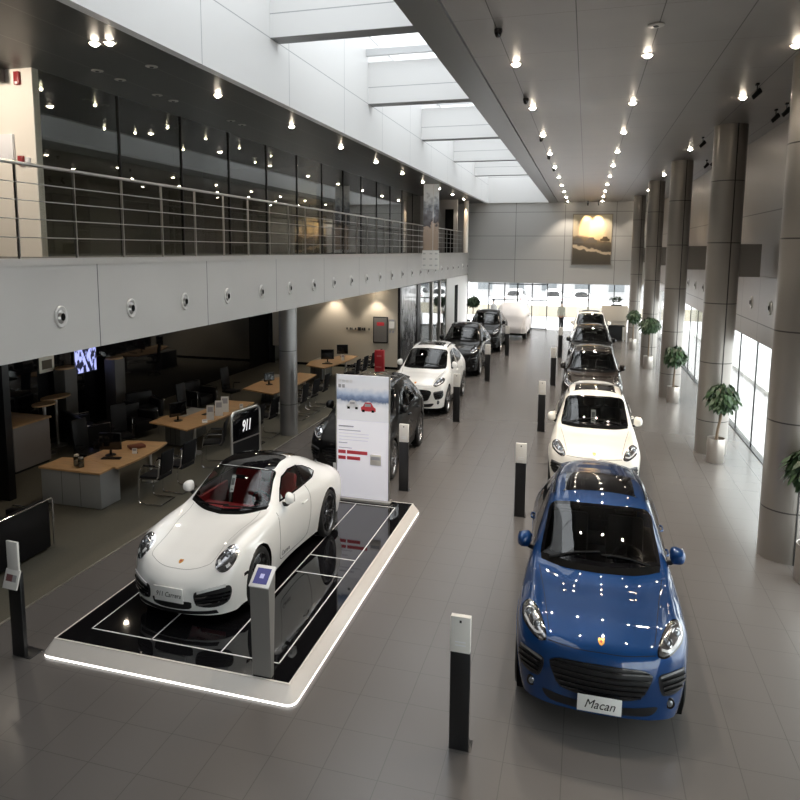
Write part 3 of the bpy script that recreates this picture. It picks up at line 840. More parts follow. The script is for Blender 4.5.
    sh.patch(FRONT, smooth_loop(sym([(0, .30), (.28, .30), (.31, .27), (.27, .215), (0, .20)]), 3), .004, .015, .05).build('lower_intake', M_['grille'], t)
    sh.patch(FRONT, sym([(0, .185), (.35, .19), (.62, .20), (.64, .165), (.3, .155), (0, .15)]), .012, .02, .06).build('front_lip', M_['black_plastic'], t)
    hl = [(.60, Y(1.50)), (.56, Y(1.1)), (.50, Y(.7)), (.50, Y(.36)), (.40, Y(.27)), (.2, Y(.20)), (0, Y(.19))]
    g = sh.strip(TOP, hl + [(-x, y) for x, y in reversed(hl[:-1])], .006, .0015)
    g.build('hood_gap', M_['gap_light'], t)
    em = sh.patch(SLANT, [(x, y - L / 2 * q_) for x, y in [(-.028, .695), (.028, .695), (.03, .665), (.018, .64), (0, .63), (-.018, .64), (-.03, .665)]], .006, .01, .02).build('hood_crest', M_['gold'], t)
    sh.patch(SLANT, [(x, y - L / 2 * q_) for x, y in [(-.011, .677), (.011, .677), (.011, .66), (0, .652), (-.011, .66)]], .008, .006, .02).build('crest_centre', M_['red'], em)
    b = sh.patch(TOP, wsym([(0, Y(1.315)), (.25, Y(1.355)), (.46, Y(1.44)), (.67, Y(1.56))], [(.68, Y(1.63)), (.46, Y(1.49)), (.25, Y(1.40)), (0, Y(1.36))]), .003, .01, .05)
    b.build('cowl', M_['black'], t)
    for a in ((-.50, .08), (.0, .52)):
        h0 = [sh.proj(TOP, (a[0] + (a[1] - a[0]) * k, Y(1.41 + .30 * (a[0] + (a[1] - a[0]) * k) ** 2 + .02 * k)))[0] + V3(0, 0, .022) for k in (0, .25, .5, .75, 1)]
        w = MB(); w.tube(h0, .010, 6); w.build('wiper', M_['black_plastic'], t)
    mirrors(sh, t, paint, .85, 1.01, 1.86, .985, .11, .07)
    rw = .335
    sh.arches((.95, 3.40), .365, .335, .5)
    sh.finish('body', paint, t)
    for s_ in (.95, 3.40):
        for sd in (1, -1):
            b = MB()
            b.lathe([(.40, -.17), (.375, .14)], 28, 0, Matrix.Translation((sd * .72, Y(s_), .335)) @ Matrix.Rotation(sd * PI / 2, 4, 'Y'))
            b.cyl((sd * .53, Y(s_), .335), (sd * .55, Y(s_), .335), .40, n=28); b.v = [(x, y, max(z, .10)) for x, y, z in b.v]
            b.build('wheel_well', M_['black'], t)
    b = MB(); b.box(-.74, .74, Y(.5), Y(4.1), .13, .18); b.build('underbody', M_['black'], t)
    for s_, wx in ((.95, .765), (3.40, .79)):
        for sd in (1, -1):
            wheel(t, sd * wx, Y(s_), rw, rw, .25 if s_ < 2 else .29, M_['rim_dark'], 5, True, .77, sd)
    # ---- red cabin
    b = MB(); b.box(-.62, .62, Y(1.56), Y(1.92), .68, .83, bev=.05); b.box(-.12, .12, Y(1.7), Y(2.7), .42, .64, bev=.04)
    b.build('dashboard', interior, t)
    b = MB(); b.box(-.70, .70, Y(1.5), Y(3.2), .30, .34); b.build('cabin_floor', M_['black'], t)
    for sd in (1, -1):
        b = MB(); b.box(sd * .735 - .03, sd * .735 + .03, Y(1.7), Y(2.7), .4, .86, bev=.02); b.build('door_lining', interior, t)
    for x in (-.34, .34): seat(t, x, Y(2.42), .42, .48, interior)
    b = MB(); b.box(-.5, .5, Y(2.85), Y(3.05), .45, .80, bev=.05); b.build('rear_seat', interior, t)
    steering(t, .34, Y(2.05), .82, M_['black_plastic'])
    b = MB(); b.box(-.10, .10, Y(1.93), Y(1.95), 1.13, 1.18, bev=.008); b.build('rear_view_mirror', M_['black_plastic'], t)
    plate(t, Y(.01), .375, .46, .17, '911 Carrera', .08, 6, .3)
    paper(t, -.10, Y(1.86), 1.08, .07, .22, -30)
    return t
# ------------------------------------------------------------------ the room
SH, SV = .937, 1.255          # plan and height units of this place against metres
def joints_mat(name, col, rough, metal, lines, line_col=(.03, .03, .03), coat=0.0, base=None):
    """panel material with thin joints: lines = (axis, period, offset, width)"""
    m = base or mat(name, col, rough, metal, coat)
    nt, b = nodes(m)
    geo = nt.nodes.new('ShaderNodeNewGeometry'); sp = nt.nodes.new('ShaderNodeSeparateXYZ')
    nt.links.new(geo.outputs['Position'], sp.inputs[0])
    acc = None
    def math_(op, a, v=None, c=None):
        n = nt.nodes.new('ShaderNodeMath'); n.operation = op
        for i, x in enumerate((a, v, c)):
            if x is None: continue
            if isinstance(x, (int, float)): n.inputs[i].default_value = x
            else: nt.links.new(x, n.inputs[i])
        return n.outputs[0]
    for ax, per, off, w in lines:
        q = math_('ADD', sp.outputs['XYZ'.index(ax)], -off + w / 2)
        q = math_('FLOORED_MODULO', q, per)
        q = math_('LESS_THAN', q, w)
        acc = q if acc is None else math_('MAXIMUM', acc, q)
    mx = nt.nodes.new('ShaderNodeMix'); mx.data_type = 'RGBA'
    old = b.inputs['Base Color'].links[0].from_socket if b.inputs['Base Color'].links else None
    nt.links.new(acc, mx.inputs[0])
    if old: nt.links.new(old, mx.inputs[6])
    else: mx.inputs[6].default_value = (*col, 1)
    mx.inputs[7].default_value = (*line_col, 1)
    nt.links.new(mx.outputs[2], b.inputs['Base Color'])
    M_[name] = m
    return m

def struct(name, mb, m, parent=None, smooth=False):
    return mb.build(name, m, parent, smooth=smooth, kind='structure')

def B(*a, **k): return MB().box(*a, **k)

CE = 8.93                      # ceiling
YE = 48.64                     # far wall
XL, XR = -8.23, 4.72           # balcony edge, window wall

fl = mat('floor_tile', (.104, .098, .0945), .24, 0, 0)
joints_mat('floor_tile', (.112, .104, .100), .28, 0, [('X', .625, -1.29, .010), ('Y', .635, 7.485, .008)], (.080, .075, .072), base=fl)
struct('floor', B(-8.2, 4.9, -4, YE + .3, -.12, 0), M_['floor_tile'])
mk('carpet', (.085, .078, .058), .85); noise_var(M_['carpet'], 120, .25)
struct('floor_lounge', B(-15.3, -8.2, -4, YE + .3, -.12, .004), M_['carpet'])
mk('edge_metal', (.42, .40, .36), .35, .8)
struct('trim_1', B(-8.235, -8.195, -4, 30, -.02, .012), M_['edge_metal'])

# ---- ceiling over the aisle, soffit over the balcony, skylight well
cm = mat('ceiling_panel', (.30, .282, .264), .42, .5)
joints_mat('ceiling_panel', (.30, .282, .264), .42, .55, [('X', 1.17, -.27, .014), ('Y', 1.92, .6, .006)], (.05, .047, .044), base=noise_var(cm, .8, .08, .06))
struct('ceiling', B(-2.02, 5.0, -4, YE + .3, CE, CE + .25), M_['ceiling_panel'])
mk('ceiling_edge', (.17, .165, .158), .35, .5)
struct('ceiling_edge_band', B(-2.62, -2.05, -4, YE, CE - .015, CE + .25), M_['ceiling_edge'])
mk('soffit', (.042, .040, .037), .38, .1)
joints_mat('soffit', (.042, .040, .037), .38, .1, [('X', 1.18, -7.86, .02)], (.12, .115, .105))
struct('ceiling_balcony', B(-16, -6.95, -4, YE, CE, CE + .25), M_['soffit'])
wp = mat('white_panel', (.80, .797, .79), .38)
joints_mat('white_panel', (.80, .797, .79), .38, 0, [('Y', 3.77, 15.08, .022), ('Z', 20, 10.2, .022)], (.42, .43, .44), base=wp)
bp = mat('white_beam', (.80, .797, .79), .38)
joints_mat('white_beam', (.80, .797, .79), .38, 0, [('Z', 20, 10.70, .022)], (.42, .43, .44), base=bp)
WT = 12.3
struct('wall_skylight_left', B(-7.05, -6.87, -4, YE, CE - .003, WT), M_['white_panel'])
struct('wall_skylight_right', B(-2.62, -2.45, -4, YE, CE + .25, WT), M_['white_panel'])
struct('wall_skylight_end', B(-6.87, -2.62, YE - .2, YE, CE, WT), M_['white_beam'])
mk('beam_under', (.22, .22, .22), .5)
mk('white_frame', (.62, .63, .64), .4)
gl_roof = glass_mat('roof_glass', (.64, .65, .655)); M_['roof_glass'] = gl_roof
BEAMS = [-.1, 7.0, 14.1, 21.05, 28.25, 35.4, 42.4]
for i, y in enumerate(BEAMS):
    b = MB()
    b.box(-6.868, -2.622, y, y + .45, 10.2, 11.46, 0)
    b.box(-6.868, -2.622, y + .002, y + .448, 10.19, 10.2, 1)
    b.build('ceiling_beam', [M_['white_beam'], M_['beam_under']], smooth=False, kind='structure')
    struct('ceiling_purlin', B(-6.868, -2.622, y - .25, y - .1, 11.60, 11.80), M_['white_frame'])
y0 = -4
for i in range(15):
    y1 = y0 + 3.52
    w = struct('window_roof', B(-6.87, -2.62, y0, y1 - .06, WT - .05, WT - .03), M_['roof_glass'])
    struct('window_frame', B(-6.87, -2.62, y1 - .07, y1 + .01, WT - .12, WT), M_['white_frame'], w)
    y0 = y1
struct('ceiling_bar', B(-3.05, -2.95, -4, YE - .2, 11.60, 11.80), M_['white_frame'])

# ---- balcony front, slab, upper glass wall
mk('fascia', (.46, .447, .428), .40, .2)
joints_mat('fascia', (.46, .447, .428), .40, .25, [('Y', 3.55, 9.95, .022)], (.10, .10, .10), base=noise_var(M_['fascia'], .5, .04))
struct('wall_balcony_front', B(XL - .18, XL, -4, YE, 3.87, 5.32), M_['fascia'])
mk('steel', (.42, .41, .39), .28, 1.0)
mk('brushed', (.50, .485, .465), .36, .85)
struct('trim_2', B(XL - .20, XL + .015, -4, YE, 5.32, 5.43), M_['brushed'])
mk('slab', (.10, .10, .095), .6)
struct('floor_balcony', B(-16, XL - .18, -4, YE, 5.1, 5.42), M_['slab'])
mk('lounge_ceiling', (.16, .155, .14), .5)
struct('ceiling_lounge', B(-16, XL - .18, -4, YE, 3.85, 3.95), M_['lounge_ceiling'])
XG = -10.1
M_['upper_glass'] = glass_mat('upper_glass', (.52, .54, .50), 2.0)
mk('mullion', (.03, .03, .03), .35, .5)
gy = 10.72
k = 1
while gy < 40:
    w = struct('window_%d' % k, B(XG - .015, XG, gy, gy + 2.36, 5.43, CE), M_['upper_glass']); k += 1
    struct('window_mullion', B(XG - .05, XG + .03, gy + 2.365, gy + 2.395, 5.43, CE), M_['mullion'], w)
    gy += 2.4
mk('cream_wall', (.80, .76, .69), .6)
struct('wall_balcony_white', B(-16, XG, 10.70, 10.86, 5.42, CE), M_['cream_wall'])
struct('wall_upper_back', B(-16.1, -15.9, -4, YE, 5.42, CE), mk('upper_back', (.24, .23, .20), .6))
struct('ceiling_bulkhead', B(-13, XG - .6, 9.9, 10.69, 8.70, CE), mk('bulkhead', (.13, .12, .115), .5))
struct('wall_upper_end', B(-16, -9.2, 41.5, 41.7, 5.42, CE), mk('upper_end', (.33, .31, .29), .5))
struct('wall_upper_partition', B(-16, XG - .6, 26.0, 26.2, 5.42, CE), M_['upper_end'])
# dark doorway and pale column at the end of the balcony
struct('door_1', B(-9.15, -8.6, 44.6, 44.7, 5.43, 8.3), M_['black'])
struct('wall_balcony_end', B(-12, -8.35, 44.7, 44.9, 5.42, CE), M_['upper_end'])
mk('pale_column', (.70, .66, .60), .5)
b = MB(); b.lathe([(.001, 5.43), (.17, 5.43), (.17, CE), (.001, CE)], 24, 0, Matrix.Translation((-7.98, 46.0, 0)))
struct('column_balcony', b, M_['pale_column'], smooth=True)

# ---- lounge walls
M_['black_glass'] = mat('black_glass', (.004, .004, .005), .04, 0, .6)
joints_mat('black_glass', (.004, .004, .005), .04, 0, [('Y', 1.9, 16.2, .012)], (.03, .03, .03), base=M_['black_glass'])
struct('wall_left', B(-15.2, -15.0, -4, 28.15, 0, 3.85), M_['black_glass'])
struct('wall_left_end', B(-15.2, -14.98, 28.15, 30.1, 0, 3.85), M_['black'])
mk('cream_back', (.60, .55, .46), .6)
struct('wall_back_lounge', B(-14.2, -8.28, 30.0, 30.2, 0, 3.85), M_['cream_back'])
struct('trim_3', B(-8.32, -8.2, 29.96, 30.24, 0, 3.85), M_['mullion'])
struct('baseboard_back', B(-14.2, -8.33, 29.975, 30.0, 0.004, .12), M_['black'])
struct('window_20', B(-15.0, -14.65, 30.05, 30.07, 0, 3.85), M_['glass_dark'])
struct('wall_strip', B(-14.65, -14.2, 29.85, 30.2, .9, 3.85), mk('strip_wall', (.78, .70, .62), .5))
struct('wall_dark_column', B(-13.6, -12.10, 11.50, 11.68, 0.004, 3.85), mk('dark_column', (.006, .006, .007), .3))

# ---- left glazing beyond the lounge: photo panel, glass, white wall
mk('frame_dark', (.03, .03, .032), .4, .3)
nm = mat('photo_mural', (.1, .1, .1), .25, 0, .4)
nt, b = nodes(nm)
tc = nt.nodes.new('ShaderNodeNewGeometry'); mp = nt.nodes.new('ShaderNodeMapping'); mp.inputs['Scale'].default_value = (1, 1.6, .8)
nz = nt.nodes.new('ShaderNodeTexNoise'); nz.inputs['Scale'].default_value = 1.6; nz.inputs['Detail'].default_value = 6; nz.inputs['Roughness'].default_value = .62
sp = nt.nodes.new('ShaderNodeSeparateXYZ'); ma = nt.nodes.new('ShaderNodeMath'); ma.operation = 'MULTIPLY_ADD'; ma.inputs[1].default_value = .10; ma.inputs[2].default_value = -.18
ad = nt.nodes.new('ShaderNodeMath'); ad.operation = 'ADD'
rp = nt.nodes.new('ShaderNodeValToRGB'); rp.color_ramp.elements[0].position = .42; rp.color_ramp.elements[0].color = (.02, .02, .022, 1)
rp.color_ramp.elements[1].position = .66; rp.color_ramp.elements[1].color = (.42, .42, .42, 1)
nt.links.new(tc.outputs['Position'], mp.inputs[0]); nt.links.new(mp.outputs[0], nz.inputs['Vector']); nt.links.new(tc.outputs['Position'], sp.inputs[0])
nt.links.new(sp.outputs['Z'], ma.inputs[0]); nt.links.new(nz.outputs['Fac'], ad.inputs[0]); nt.links.new(ma.outputs[0], ad.inputs[1])
nt.links.new(ad.outputs[0], rp.inputs[0]); nt.links.new(rp.outputs[0], b.inputs['Base Color'])
M_['photo_mural'] = nm
o = B(-8.34, -8.25, 30.26, 33.3, .05, 3.84).build('photo_panel', M_['photo_mural'], smooth=False)
tag(o, 'tall black and white photo panel at the corner of the cream wall', 'wall panel')
M_['clear_glass'] = glass_mat('clear_glass', (.80, .84, .83), 1.2)
struct('wall_post', B(-8.36, -8.2, 33.3, 33.95, 0, 3.84), M_['frame_dark'])
w = struct('window_21', B(-8.30, -8.28, 33.95, 36.7, .05, 3.84), M_['clear_glass'])
struct('window_frame', B(-8.36, -8.2, 36.7, 37.0, 0, 3.84), M_['edge_metal'], w)
w = struct('window_22', B(-8.30, -8.28, 37.0, 41.0, .05, 3.84), M_['clear_glass'])
struct('window_frame', B(-8.36, -8.2, 38.9, 39.1, 0, 3.84), M_['brushed'], w)
mk('white_wall', (.74, .73, .70), .5)
struct('wall_left_far', B(-8.45, -8.25, 41.0, YE, 0, 3.84), M_['white_wall'])
struct('door_2', B(-8.26, -8.235, 43.7, 44.75, 0, 3.3), M_['black'])
struct('wall_office_back', B(-15.2, -15.0, 30.2, YE, 0, 3.85), mk('office_wall', (.55, .54, .50), .6))
struct('wall_office_side', B(-15, -9.4, 41.6, 41.8, 0, 3.85), M_['office_wall'])

# ---- far wall and its glazing
mk('far_panel', (.46, .455, .44), .42, .25)
joints_mat('far_panel', (.46, .455, .44), .42, .25, [('X', 3.38, -1.5, .04), ('Z', 1.66, 4.96, .035)], (.20, .20, .19), base=M_['far_panel'])
struct('wall_far', B(-8.3, 5.0, YE, YE + .25, 3.30, CE + .2), M_['far_panel'])
XM = [-8.25, -6.69, -5.55, -4.63, -3.60, -2.55, -1.5, .26, 1.95, 3.4, 4.72]
M_['far_glass'] = glass_mat('far_glass', (.97, .98, .98))
for i in range(len(XM) - 1):
    w = struct('window_%d' % (30 + i), B(XM[i], XM[i + 1], YE + .10, YE + .115, .02, 3.30), M_['far_glass'])
    wd = .09 if XM[i] in (-4.63, -1.5, .26) else .065
    struct('window_mullion', B(XM[i] - wd / 2, XM[i] + wd / 2, YE + .05, YE + .17, 0, 3.30), M_['mullion'], w)
struct('window_rail', B(-6.69, -2.55, YE + .05, YE + .16, 3.18, 3.25), M_['mullion'])
struct('window_rail', B(-6.69, -2.55, YE + .05, YE + .16, 2.05, 2.12), M_['mullion'])
struct('window_rail', B(-6.69, -2.55, YE + .05, YE + .16, 0.02, .10), M_['mullion'])

# ---- window wall on the right
M_['side_glass'] = glass_mat('side_glass', (.90, .93, .92))
y0 = -2.4; k = 50
while y0 < 46:
    w = struct('window_%d' % k, B(XR + .05, XR + .065, y0, min(y0 + 2.12, 46.4), .02, 3.10), M_['side_glass']); k += 1
    struct('window_mullion', B(XR + .03, XR + .07, y0 - .009, y0 + .009, 0, 3.10), M_['mullion'], w)
    y0 += 2.12
struct('window_sill', B(XR, XR + .12, -4, 46.4, 0, .025), M_['mullion'])
struct('wall_right_end', B(XR, XR + .2, 46.4, YE, 0, 3.1), M_['far_panel'])
mk('right_fascia', (.40, .375, .36), .38, .3)
joints_mat('right_fascia', (.40, .375, .36), .38, .3, [('Y', 2.12, -2.4, .02), ('Z', 30, 3.62, .03)], (.12, .11, .105), base=M_['right_fascia'])
struct('wall_right', B(XR, XR + .22, -4, YE, 3.10, 4.93), M_['right_fascia'])
mk('right_panel', (.36, .34, .325), .36, .3)
joints_mat('right_panel', (.36, .34, .325), .36, .3, [('Y', 4.24, 19.4, .02), ('Z', 30, 6.70, .03)], (.12, .11, .105), base=M_['right_panel'])
struct('wall_right_upper', B(XR + .03, XR + .22, -4, YE, 4.93, CE), M_['right_panel'])
# ---- columns
mk('column_clad', (.255, .235, .215), .34, .45)
joints_mat('column_clad', (.30, .28, .262), .36, .45, [('Z', 1.63, .95, .026)], (.06, .055, .05), base=noise_var(M_['column_clad'], .7, .05, .05))
mk('joint_dark', (.012, .011, .010), .6)
COLS = [(3.57, 6.0, .42), (3.74, 13.45, .43), (3.58, 20.15, .415), (3.30, 27.5, .385), (3.13, 35.0, .37), (2.98, 43.6, .35)]
mk('stub', (.24, .222, .205), .4, .3)
for i, (x, y, r) in enumerate(COLS):
    b = MB(); b.lathe([(.001, 0), (r, 0), (r, CE), (.001, CE)], 48, 0, Matrix.Translation((x, y, 0)))
    c = struct('column_right', b, M_['column_clad'], smooth=True)
    a = math.atan2(-y, -x) + R(24)
    px, py = x + r * math.cos(a), y + r * math.sin(a)
    b = MB(); b.box(-.008, .008, -.013, .013, 0, CE - .001, M=Matrix.Translation((px, py, 0)) @ Matrix.Rotation(a, 4, 'Z'))
    struct('column_joint', b, M_['joint_dark'], c)
    struct('beam_stub', B(x + r * .6, 4.53, y + .05, y + .35, 4.93, 5.81), M_['stub'])
b = MB(); b.lathe([(.001, .004), (.27, .004), (.27, 3.85), (.001, 3.85)], 40, 0, Matrix.Translation((-8.53, 18.4, 0)))
mk('pillar_clad', (.26, .255, .25), .35, .5)
joints_mat('pillar_clad', (.26, .255, .25), .35, .5, [('Z', 1.63, .95, .02)], (.06, .06, .06), base=M_['pillar_clad'])
c = struct('column_left', b, M_['pillar_clad'], smooth=True)

# ---- close the building behind the camera
mk('plain_wall', (.34, .33, .31), .6)
struct('wall_front', B(-16, 5, -4.2, -4.0, 0, WT), M_['plain_wall'])
struct('wall_outer_left', B(-16.2, -16.0, -4, YE, 3.8, CE + .2), M_['plain_wall'])
struct('wall_far_left', B(-16, -8.3, YE, YE + .2, 0, CE + .2), M_['plain_wall'])

# ---- outside
mk('paving', (.74, .72, .73), .8); noise_var(M_['paving'], 2.0, .12)
struct('ground_outside', B(-45, 60, -25, 110, -.35, -.14), M_['paving'])
mk('kerb', (.88, .87, .84), .7)
struct('kerb_side', B(7.2, 7.75, -20, 70, -.14, .05), M_['kerb'])
struct('wall_outside', B(-40, 40, 60.0, 60.4, -.14, .80), mk('kerb_yellow', (.33, .30, .23), .7))
# ------------------------------------------------------------------ things
ORD = ['first', 'second', 'third', 'fourth', 'fifth', 'sixth', 'seventh', 'eighth', 'ninth', 'tenth', 'eleventh', 'twelfth', 'thirteenth',
       'fourteenth', 'fifteenth', 'sixteenth', 'seventeenth', 'eighteenth', 'nineteenth', 'twentieth', 'twenty-first', 'twenty-second', 'twenty-third', 'twenty-fourth']
def stretch(o):
    o.scale = (SH, SH, SV); return o

# ---- cars
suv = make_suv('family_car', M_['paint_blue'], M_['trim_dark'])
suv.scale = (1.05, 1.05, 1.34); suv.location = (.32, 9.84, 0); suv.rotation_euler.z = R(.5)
G1 = 'cars in the row beside the columns'; G2 = 'cars in the row beside the lounge'
tag(suv, 'metallic blue five-door car nearest the camera with a black sunroof', 'car', G1)
def car(loc, rz, swap, label, group, plate_=True, card=False):
    c = copy_tree(suv, None, swap); c.location = loc; c.rotation_euler.z = R(rz)
    tag(c, label, 'car', group)
    for k in list(kids(c)):
        if k.name.startswith('number_plate') and not plate_:
            for q in kids(k): bpy.data.objects.remove(q)
    if card: paper(c, -.02, -2.34 + 1.80, 1.20, .10, .26)
    return c
BL = M_['paint_blue']
car((.34, 17.28, 0), 0, {BL: M_['paint_cream']}, 'white five-door car directly behind the blue car with a price card in its windshield', G1, False, True)
car((.36, 25.0, 0), 0, {BL: M_['paint_brown'], M_['rim_silver']: M_['rim_silver']}, 'dark brown car standing third from the camera in the row by the columns', G1, False)
car((.36, 32.6, 0), 0, {BL: M_['paint_black']}, 'black car standing fourth in the row by the columns in front of a white one', G1, False)
car((.38, 40.3, 0), 0, {BL: M_['paint_cream']}, 'white car standing last in the row by the columns near the reception counter', G1, False)
car((-5.36, 16.85, 0), 1, {BL: M_['paint_black']}, 'black car half hidden behind the white poster stand', G2, False)
car((-5.38, 23.9, 0), 0, {BL: M_['paint_white']}, 'white five-door car behind the black one by the poster stand', G2, False)
car((-5.38, 31.3, 0), 0, {BL: M_['paint_black']}, 'black car parked right behind the white car of the lounge row', G2, False)
car((-5.38, 38.8, 0), 0, {BL: M_['paint_black']}, 'black car last in the lounge row in front of the sheeted car', G2, False)

# ---- display platform and the white sports car on it
PX0, PX1, PY0, PY1, PZ = -6.90, -3.38, 7.18, 13.42, .2
pl = empty('display_platform', ((PX0 + PX1) / 2, (PY0 + PY1) / 2, 0))
tag(pl, 'low display platform with black glass top, sloping white rim and glowing edge', 'platform')
ox, oy = pl.location.x, pl.location.y
def rr(x0, x1, y0, y1, r, n=6):
    out = []
    for cx, cy, a in ((x1 - r, y0 + r, -90), (x1 - r, y1 - r, 0), (x0 + r, y1 - r, 90), (x0 + r, y0 + r, 180)):
        for i in range(n + 1):
            t = R(a + 90 * i / n); out.append((cx + r * math.cos(t), cy + r * math.sin(t)))
    return out
def ringmesh(loops, mi):
    b = MB(); n = len(loops[0][0])
    for poly, z in loops: b.v += [(x - ox, y - oy, z) for x, y in poly]
    for k in range(len(loops) - 1):
        for i in range(n):
            b.f.append((k * n + i, k * n + (i + 1) % n, (k + 1) * n + (i + 1) % n, (k + 1) * n + i)); b.m.append(mi)
    return b
lo = rr(PX0 - .13, PX1 + .15, PY0 - .18, PY1 + .13, .13); hi = rr(PX0 - .03, PX1 + .03, PY0 - .03, PY1 + .03, .02); tp = rr(PX0, PX1, PY0, PY1, .01)
mk('rim_white', (.74, .70, .66), .32, .15)
ringmesh([(lo, .038), (hi, .19), (hi, .1995), (tp, .1995), (tp, .15)], 0).build('rim', M_['rim_white'], pl, ang=25)
mk('led', (.9, .9, .9), .5, emit=(1, .97, .92), es=2.2)
lo2 = rr(PX0 - .125, PX1 + .145, PY0 - .175, PY1 + .125, .12); lo3 = rr(PX0 - .23, PX1 + .23, PY0 - .25, PY1 + .23, .16)
ringmesh([(lo2, .002), (lo2, .034)], 0).build('edge_light', M_['led'], pl)
b = MB(); b.box(PX0 - ox, PX1 - ox, PY0 - oy, PY1 - oy, .02, PZ)
pm = mat('platform_glass', (.005, .005, .006), .035, 0, .4)
b.build('glass_top', pm, pl, smooth=False)
mk('line_white', (.72, .72, .72), .4)
ix0, ix1, iy0, iy1 = PX0 + .30, PX1 - .28, PY0 + .32, PY1 - .30
xm0, xm1 = ix0 + (ix1 - ix0) * .335, ix0 + (ix1 - ix0) * .70
ym = [iy0 + (iy1 - iy0) * .43, iy0 + (iy1 - iy0) * .545]
for (x0, x1, y0, y1) in ((ix0, ix1, iy0, iy0 + .022), (ix0, ix1, iy1 - .022, iy1), (ix0, ix0 + .02, iy0, iy1), (ix1 - .02, ix1, iy0, iy1),
                         (xm0, xm0 + .02, iy0, iy1), (xm1, xm1 + .02, iy0, iy1), (xm1, ix1, ym[0], ym[0] + .022), (xm1, ix1, ym[1], ym[1] + .022)):
    b = MB(); b.box(x0 - ox, x1 - ox, y0 - oy, y1 - oy, PZ - .001, PZ + .0015); b.build('inlay_line', M_['line_white'], pl, smooth=False)
coupe = make_coupe('sports_car', M_['paint_white'], M_['trim_red'])
coupe.scale = (1.03, 1.06, 1.36); coupe.location = (-5.47, 10.20, PZ + .002); coupe.rotation_euler.z = R(-1.5)
tag(coupe, 'white two-door sports car with red cabin on the black glass platform', 'car')

# ---- kiosk on the platform edge
k = empty('tablet_kiosk', (-3.76, 7.36, PZ + .003)); tag(k, 'grey metal kiosk post with a sloping tablet on the front corner of the platform', 'kiosk')
mk('kiosk_grey', (.36, .355, .34), .35, .6)
b = MB(); b.add([(-.13, -.16, 0), (.13, -.16, 0), (.13, -.09, 0), (-.13, -.09, 0), (-.13, -.19, 1.20), (.13, -.19, 1.20), (.13, .0, 1.36), (-.13, .0, 1.36)],
      [(3, 2, 1, 0), (4, 5, 6, 7), (0, 1, 5, 4), (1, 2, 6, 5), (2, 3, 7, 6), (3, 0, 4, 7)])
b.build('post', M_['kiosk_grey'], k, smooth=False)
M = Matrix.Translation((0, -.09, 1.30)) @ Matrix.Rotation(math.atan2(.16, .22), 4, 'X')
b = MB(); b.box(-.135, .135, -.15, .15, -.015, .02, bev=.008, M=M); tb = b.build('tablet', mk('tablet_white', (.78, .78, .78), .25), k)
b = MB(); b.box(-.095, .095, -.105, .105, .0195, .022, M=M); b.build('screen', mk('screen_blue', (.05, .05, .14), .1, emit=(.08, .08, .22), es=.45), tb, smooth=False)
b = MB(); b.box(-.028, .028, -.03, .03, .022, .0225, M=M); b.build('screen_icon', mk('icon', (.4, .4, .6), .3, emit=(.3, .3, .5), es=.4), tb, smooth=False)

# ---- poster stand on the rear edge of the platform
ps = empty('poster_stand', (-4.445, 13.28, PZ + .005)); tag(ps, 'tall white poster stand with a snow driving picture at the back of the platform', 'poster')
pmx = mat('poster_picture_glow', (.7, .7, .72), .25)
nt, b = nodes(pmx)
tc = nt.nodes.new('ShaderNodeTexCoord'); sp = nt.nodes.new('ShaderNodeSeparateXYZ'); nt.links.new(tc.outputs['Object'], sp.inputs[0])
nz = nt.nodes.new('ShaderNodeTexNoise'); nz.inputs['Scale'].default_value = 9; nz.inputs['Detail'].default_value = 6; nt.links.new(tc.outputs['Object'], nz.inputs['Vector'])
md = nt.nodes.new('ShaderNodeMath'); md.operation = 'MULTIPLY_ADD'; md.inputs[1].default_value = .16; nt.links.new(nz.outputs['Fac'], md.inputs[0]); nt.links.new(sp.outputs['Z'], md.inputs[2])
mr = nt.nodes.new('ShaderNodeMapRange'); mr.inputs['From Min'].default_value = 1.86; mr.inputs['From Max'].default_value = 2.84; nt.links.new(md.outputs[0], mr.inputs[0])
rp = nt.nodes.new('ShaderNodeValToRGB'); e = rp.color_ramp.elements
e[0].position = 0; e[0].color = (.72, .72, .76, 1); e[1].position = 1; e[1].color = (.70, .72, .77, 1)
for p_, c_ in ((.30, (.74, .74, .78, 1)), (.40, (.58, .60, .66, 1)), (.445, (.12, .16, .26, 1)), (.52, (.22, .28, .42, 1)), (.58, (.40, .47, .60, 1)), (.72, (.72, .72, .76, 1))):
    n = e.new(p_); n.color = c_
nt.links.new(mr.outputs[0], rp.inputs[0]); nt.links.new(rp.outputs[0], b.inputs['Base Color']); nt.links.new(rp.outputs[0], b.inputs['Emission Color']); b.inputs['Emission Strength'].default_value = .22  # print also emits its own colours, to keep up with the brightened panel
mk('poster_white_glow', (.80, .79, .83), .3, emit=(.9, .9, 1.0), es=.22)  # faint emission added to the panel so it reads brighter
b = MB(); b.box(-.585, .585, -.02, .02, .06, 2.75); b.build('panel', M_['poster_white_glow'], ps, smooth=False)
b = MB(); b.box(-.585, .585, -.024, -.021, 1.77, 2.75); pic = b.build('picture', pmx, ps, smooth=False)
b = MB(); b.box(-.63, .63, -.12, .12, 0, .06, bev=.01); b.build('foot', M_['brushed'], ps)
for x in (-.59, .59):
    b = MB(); b.box(x - .012, x + .012, -.025, .025, .06, 2.76); b.build('side_rail', M_['brushed'], ps, smooth=False)
def ink(x, z, w, h, m, par=ps, name='print_block', y=-.0255):
    b = MB(); b.box(x, x + w, y - .001, y, z, z + h); return b.build(name, m, par, smooth=False)
mk('print_red', (.62, .05, .07), .4); mk('print_pale', (.80, .80, .83), .4); mk('print_grey', (.42, .42, .46), .5)
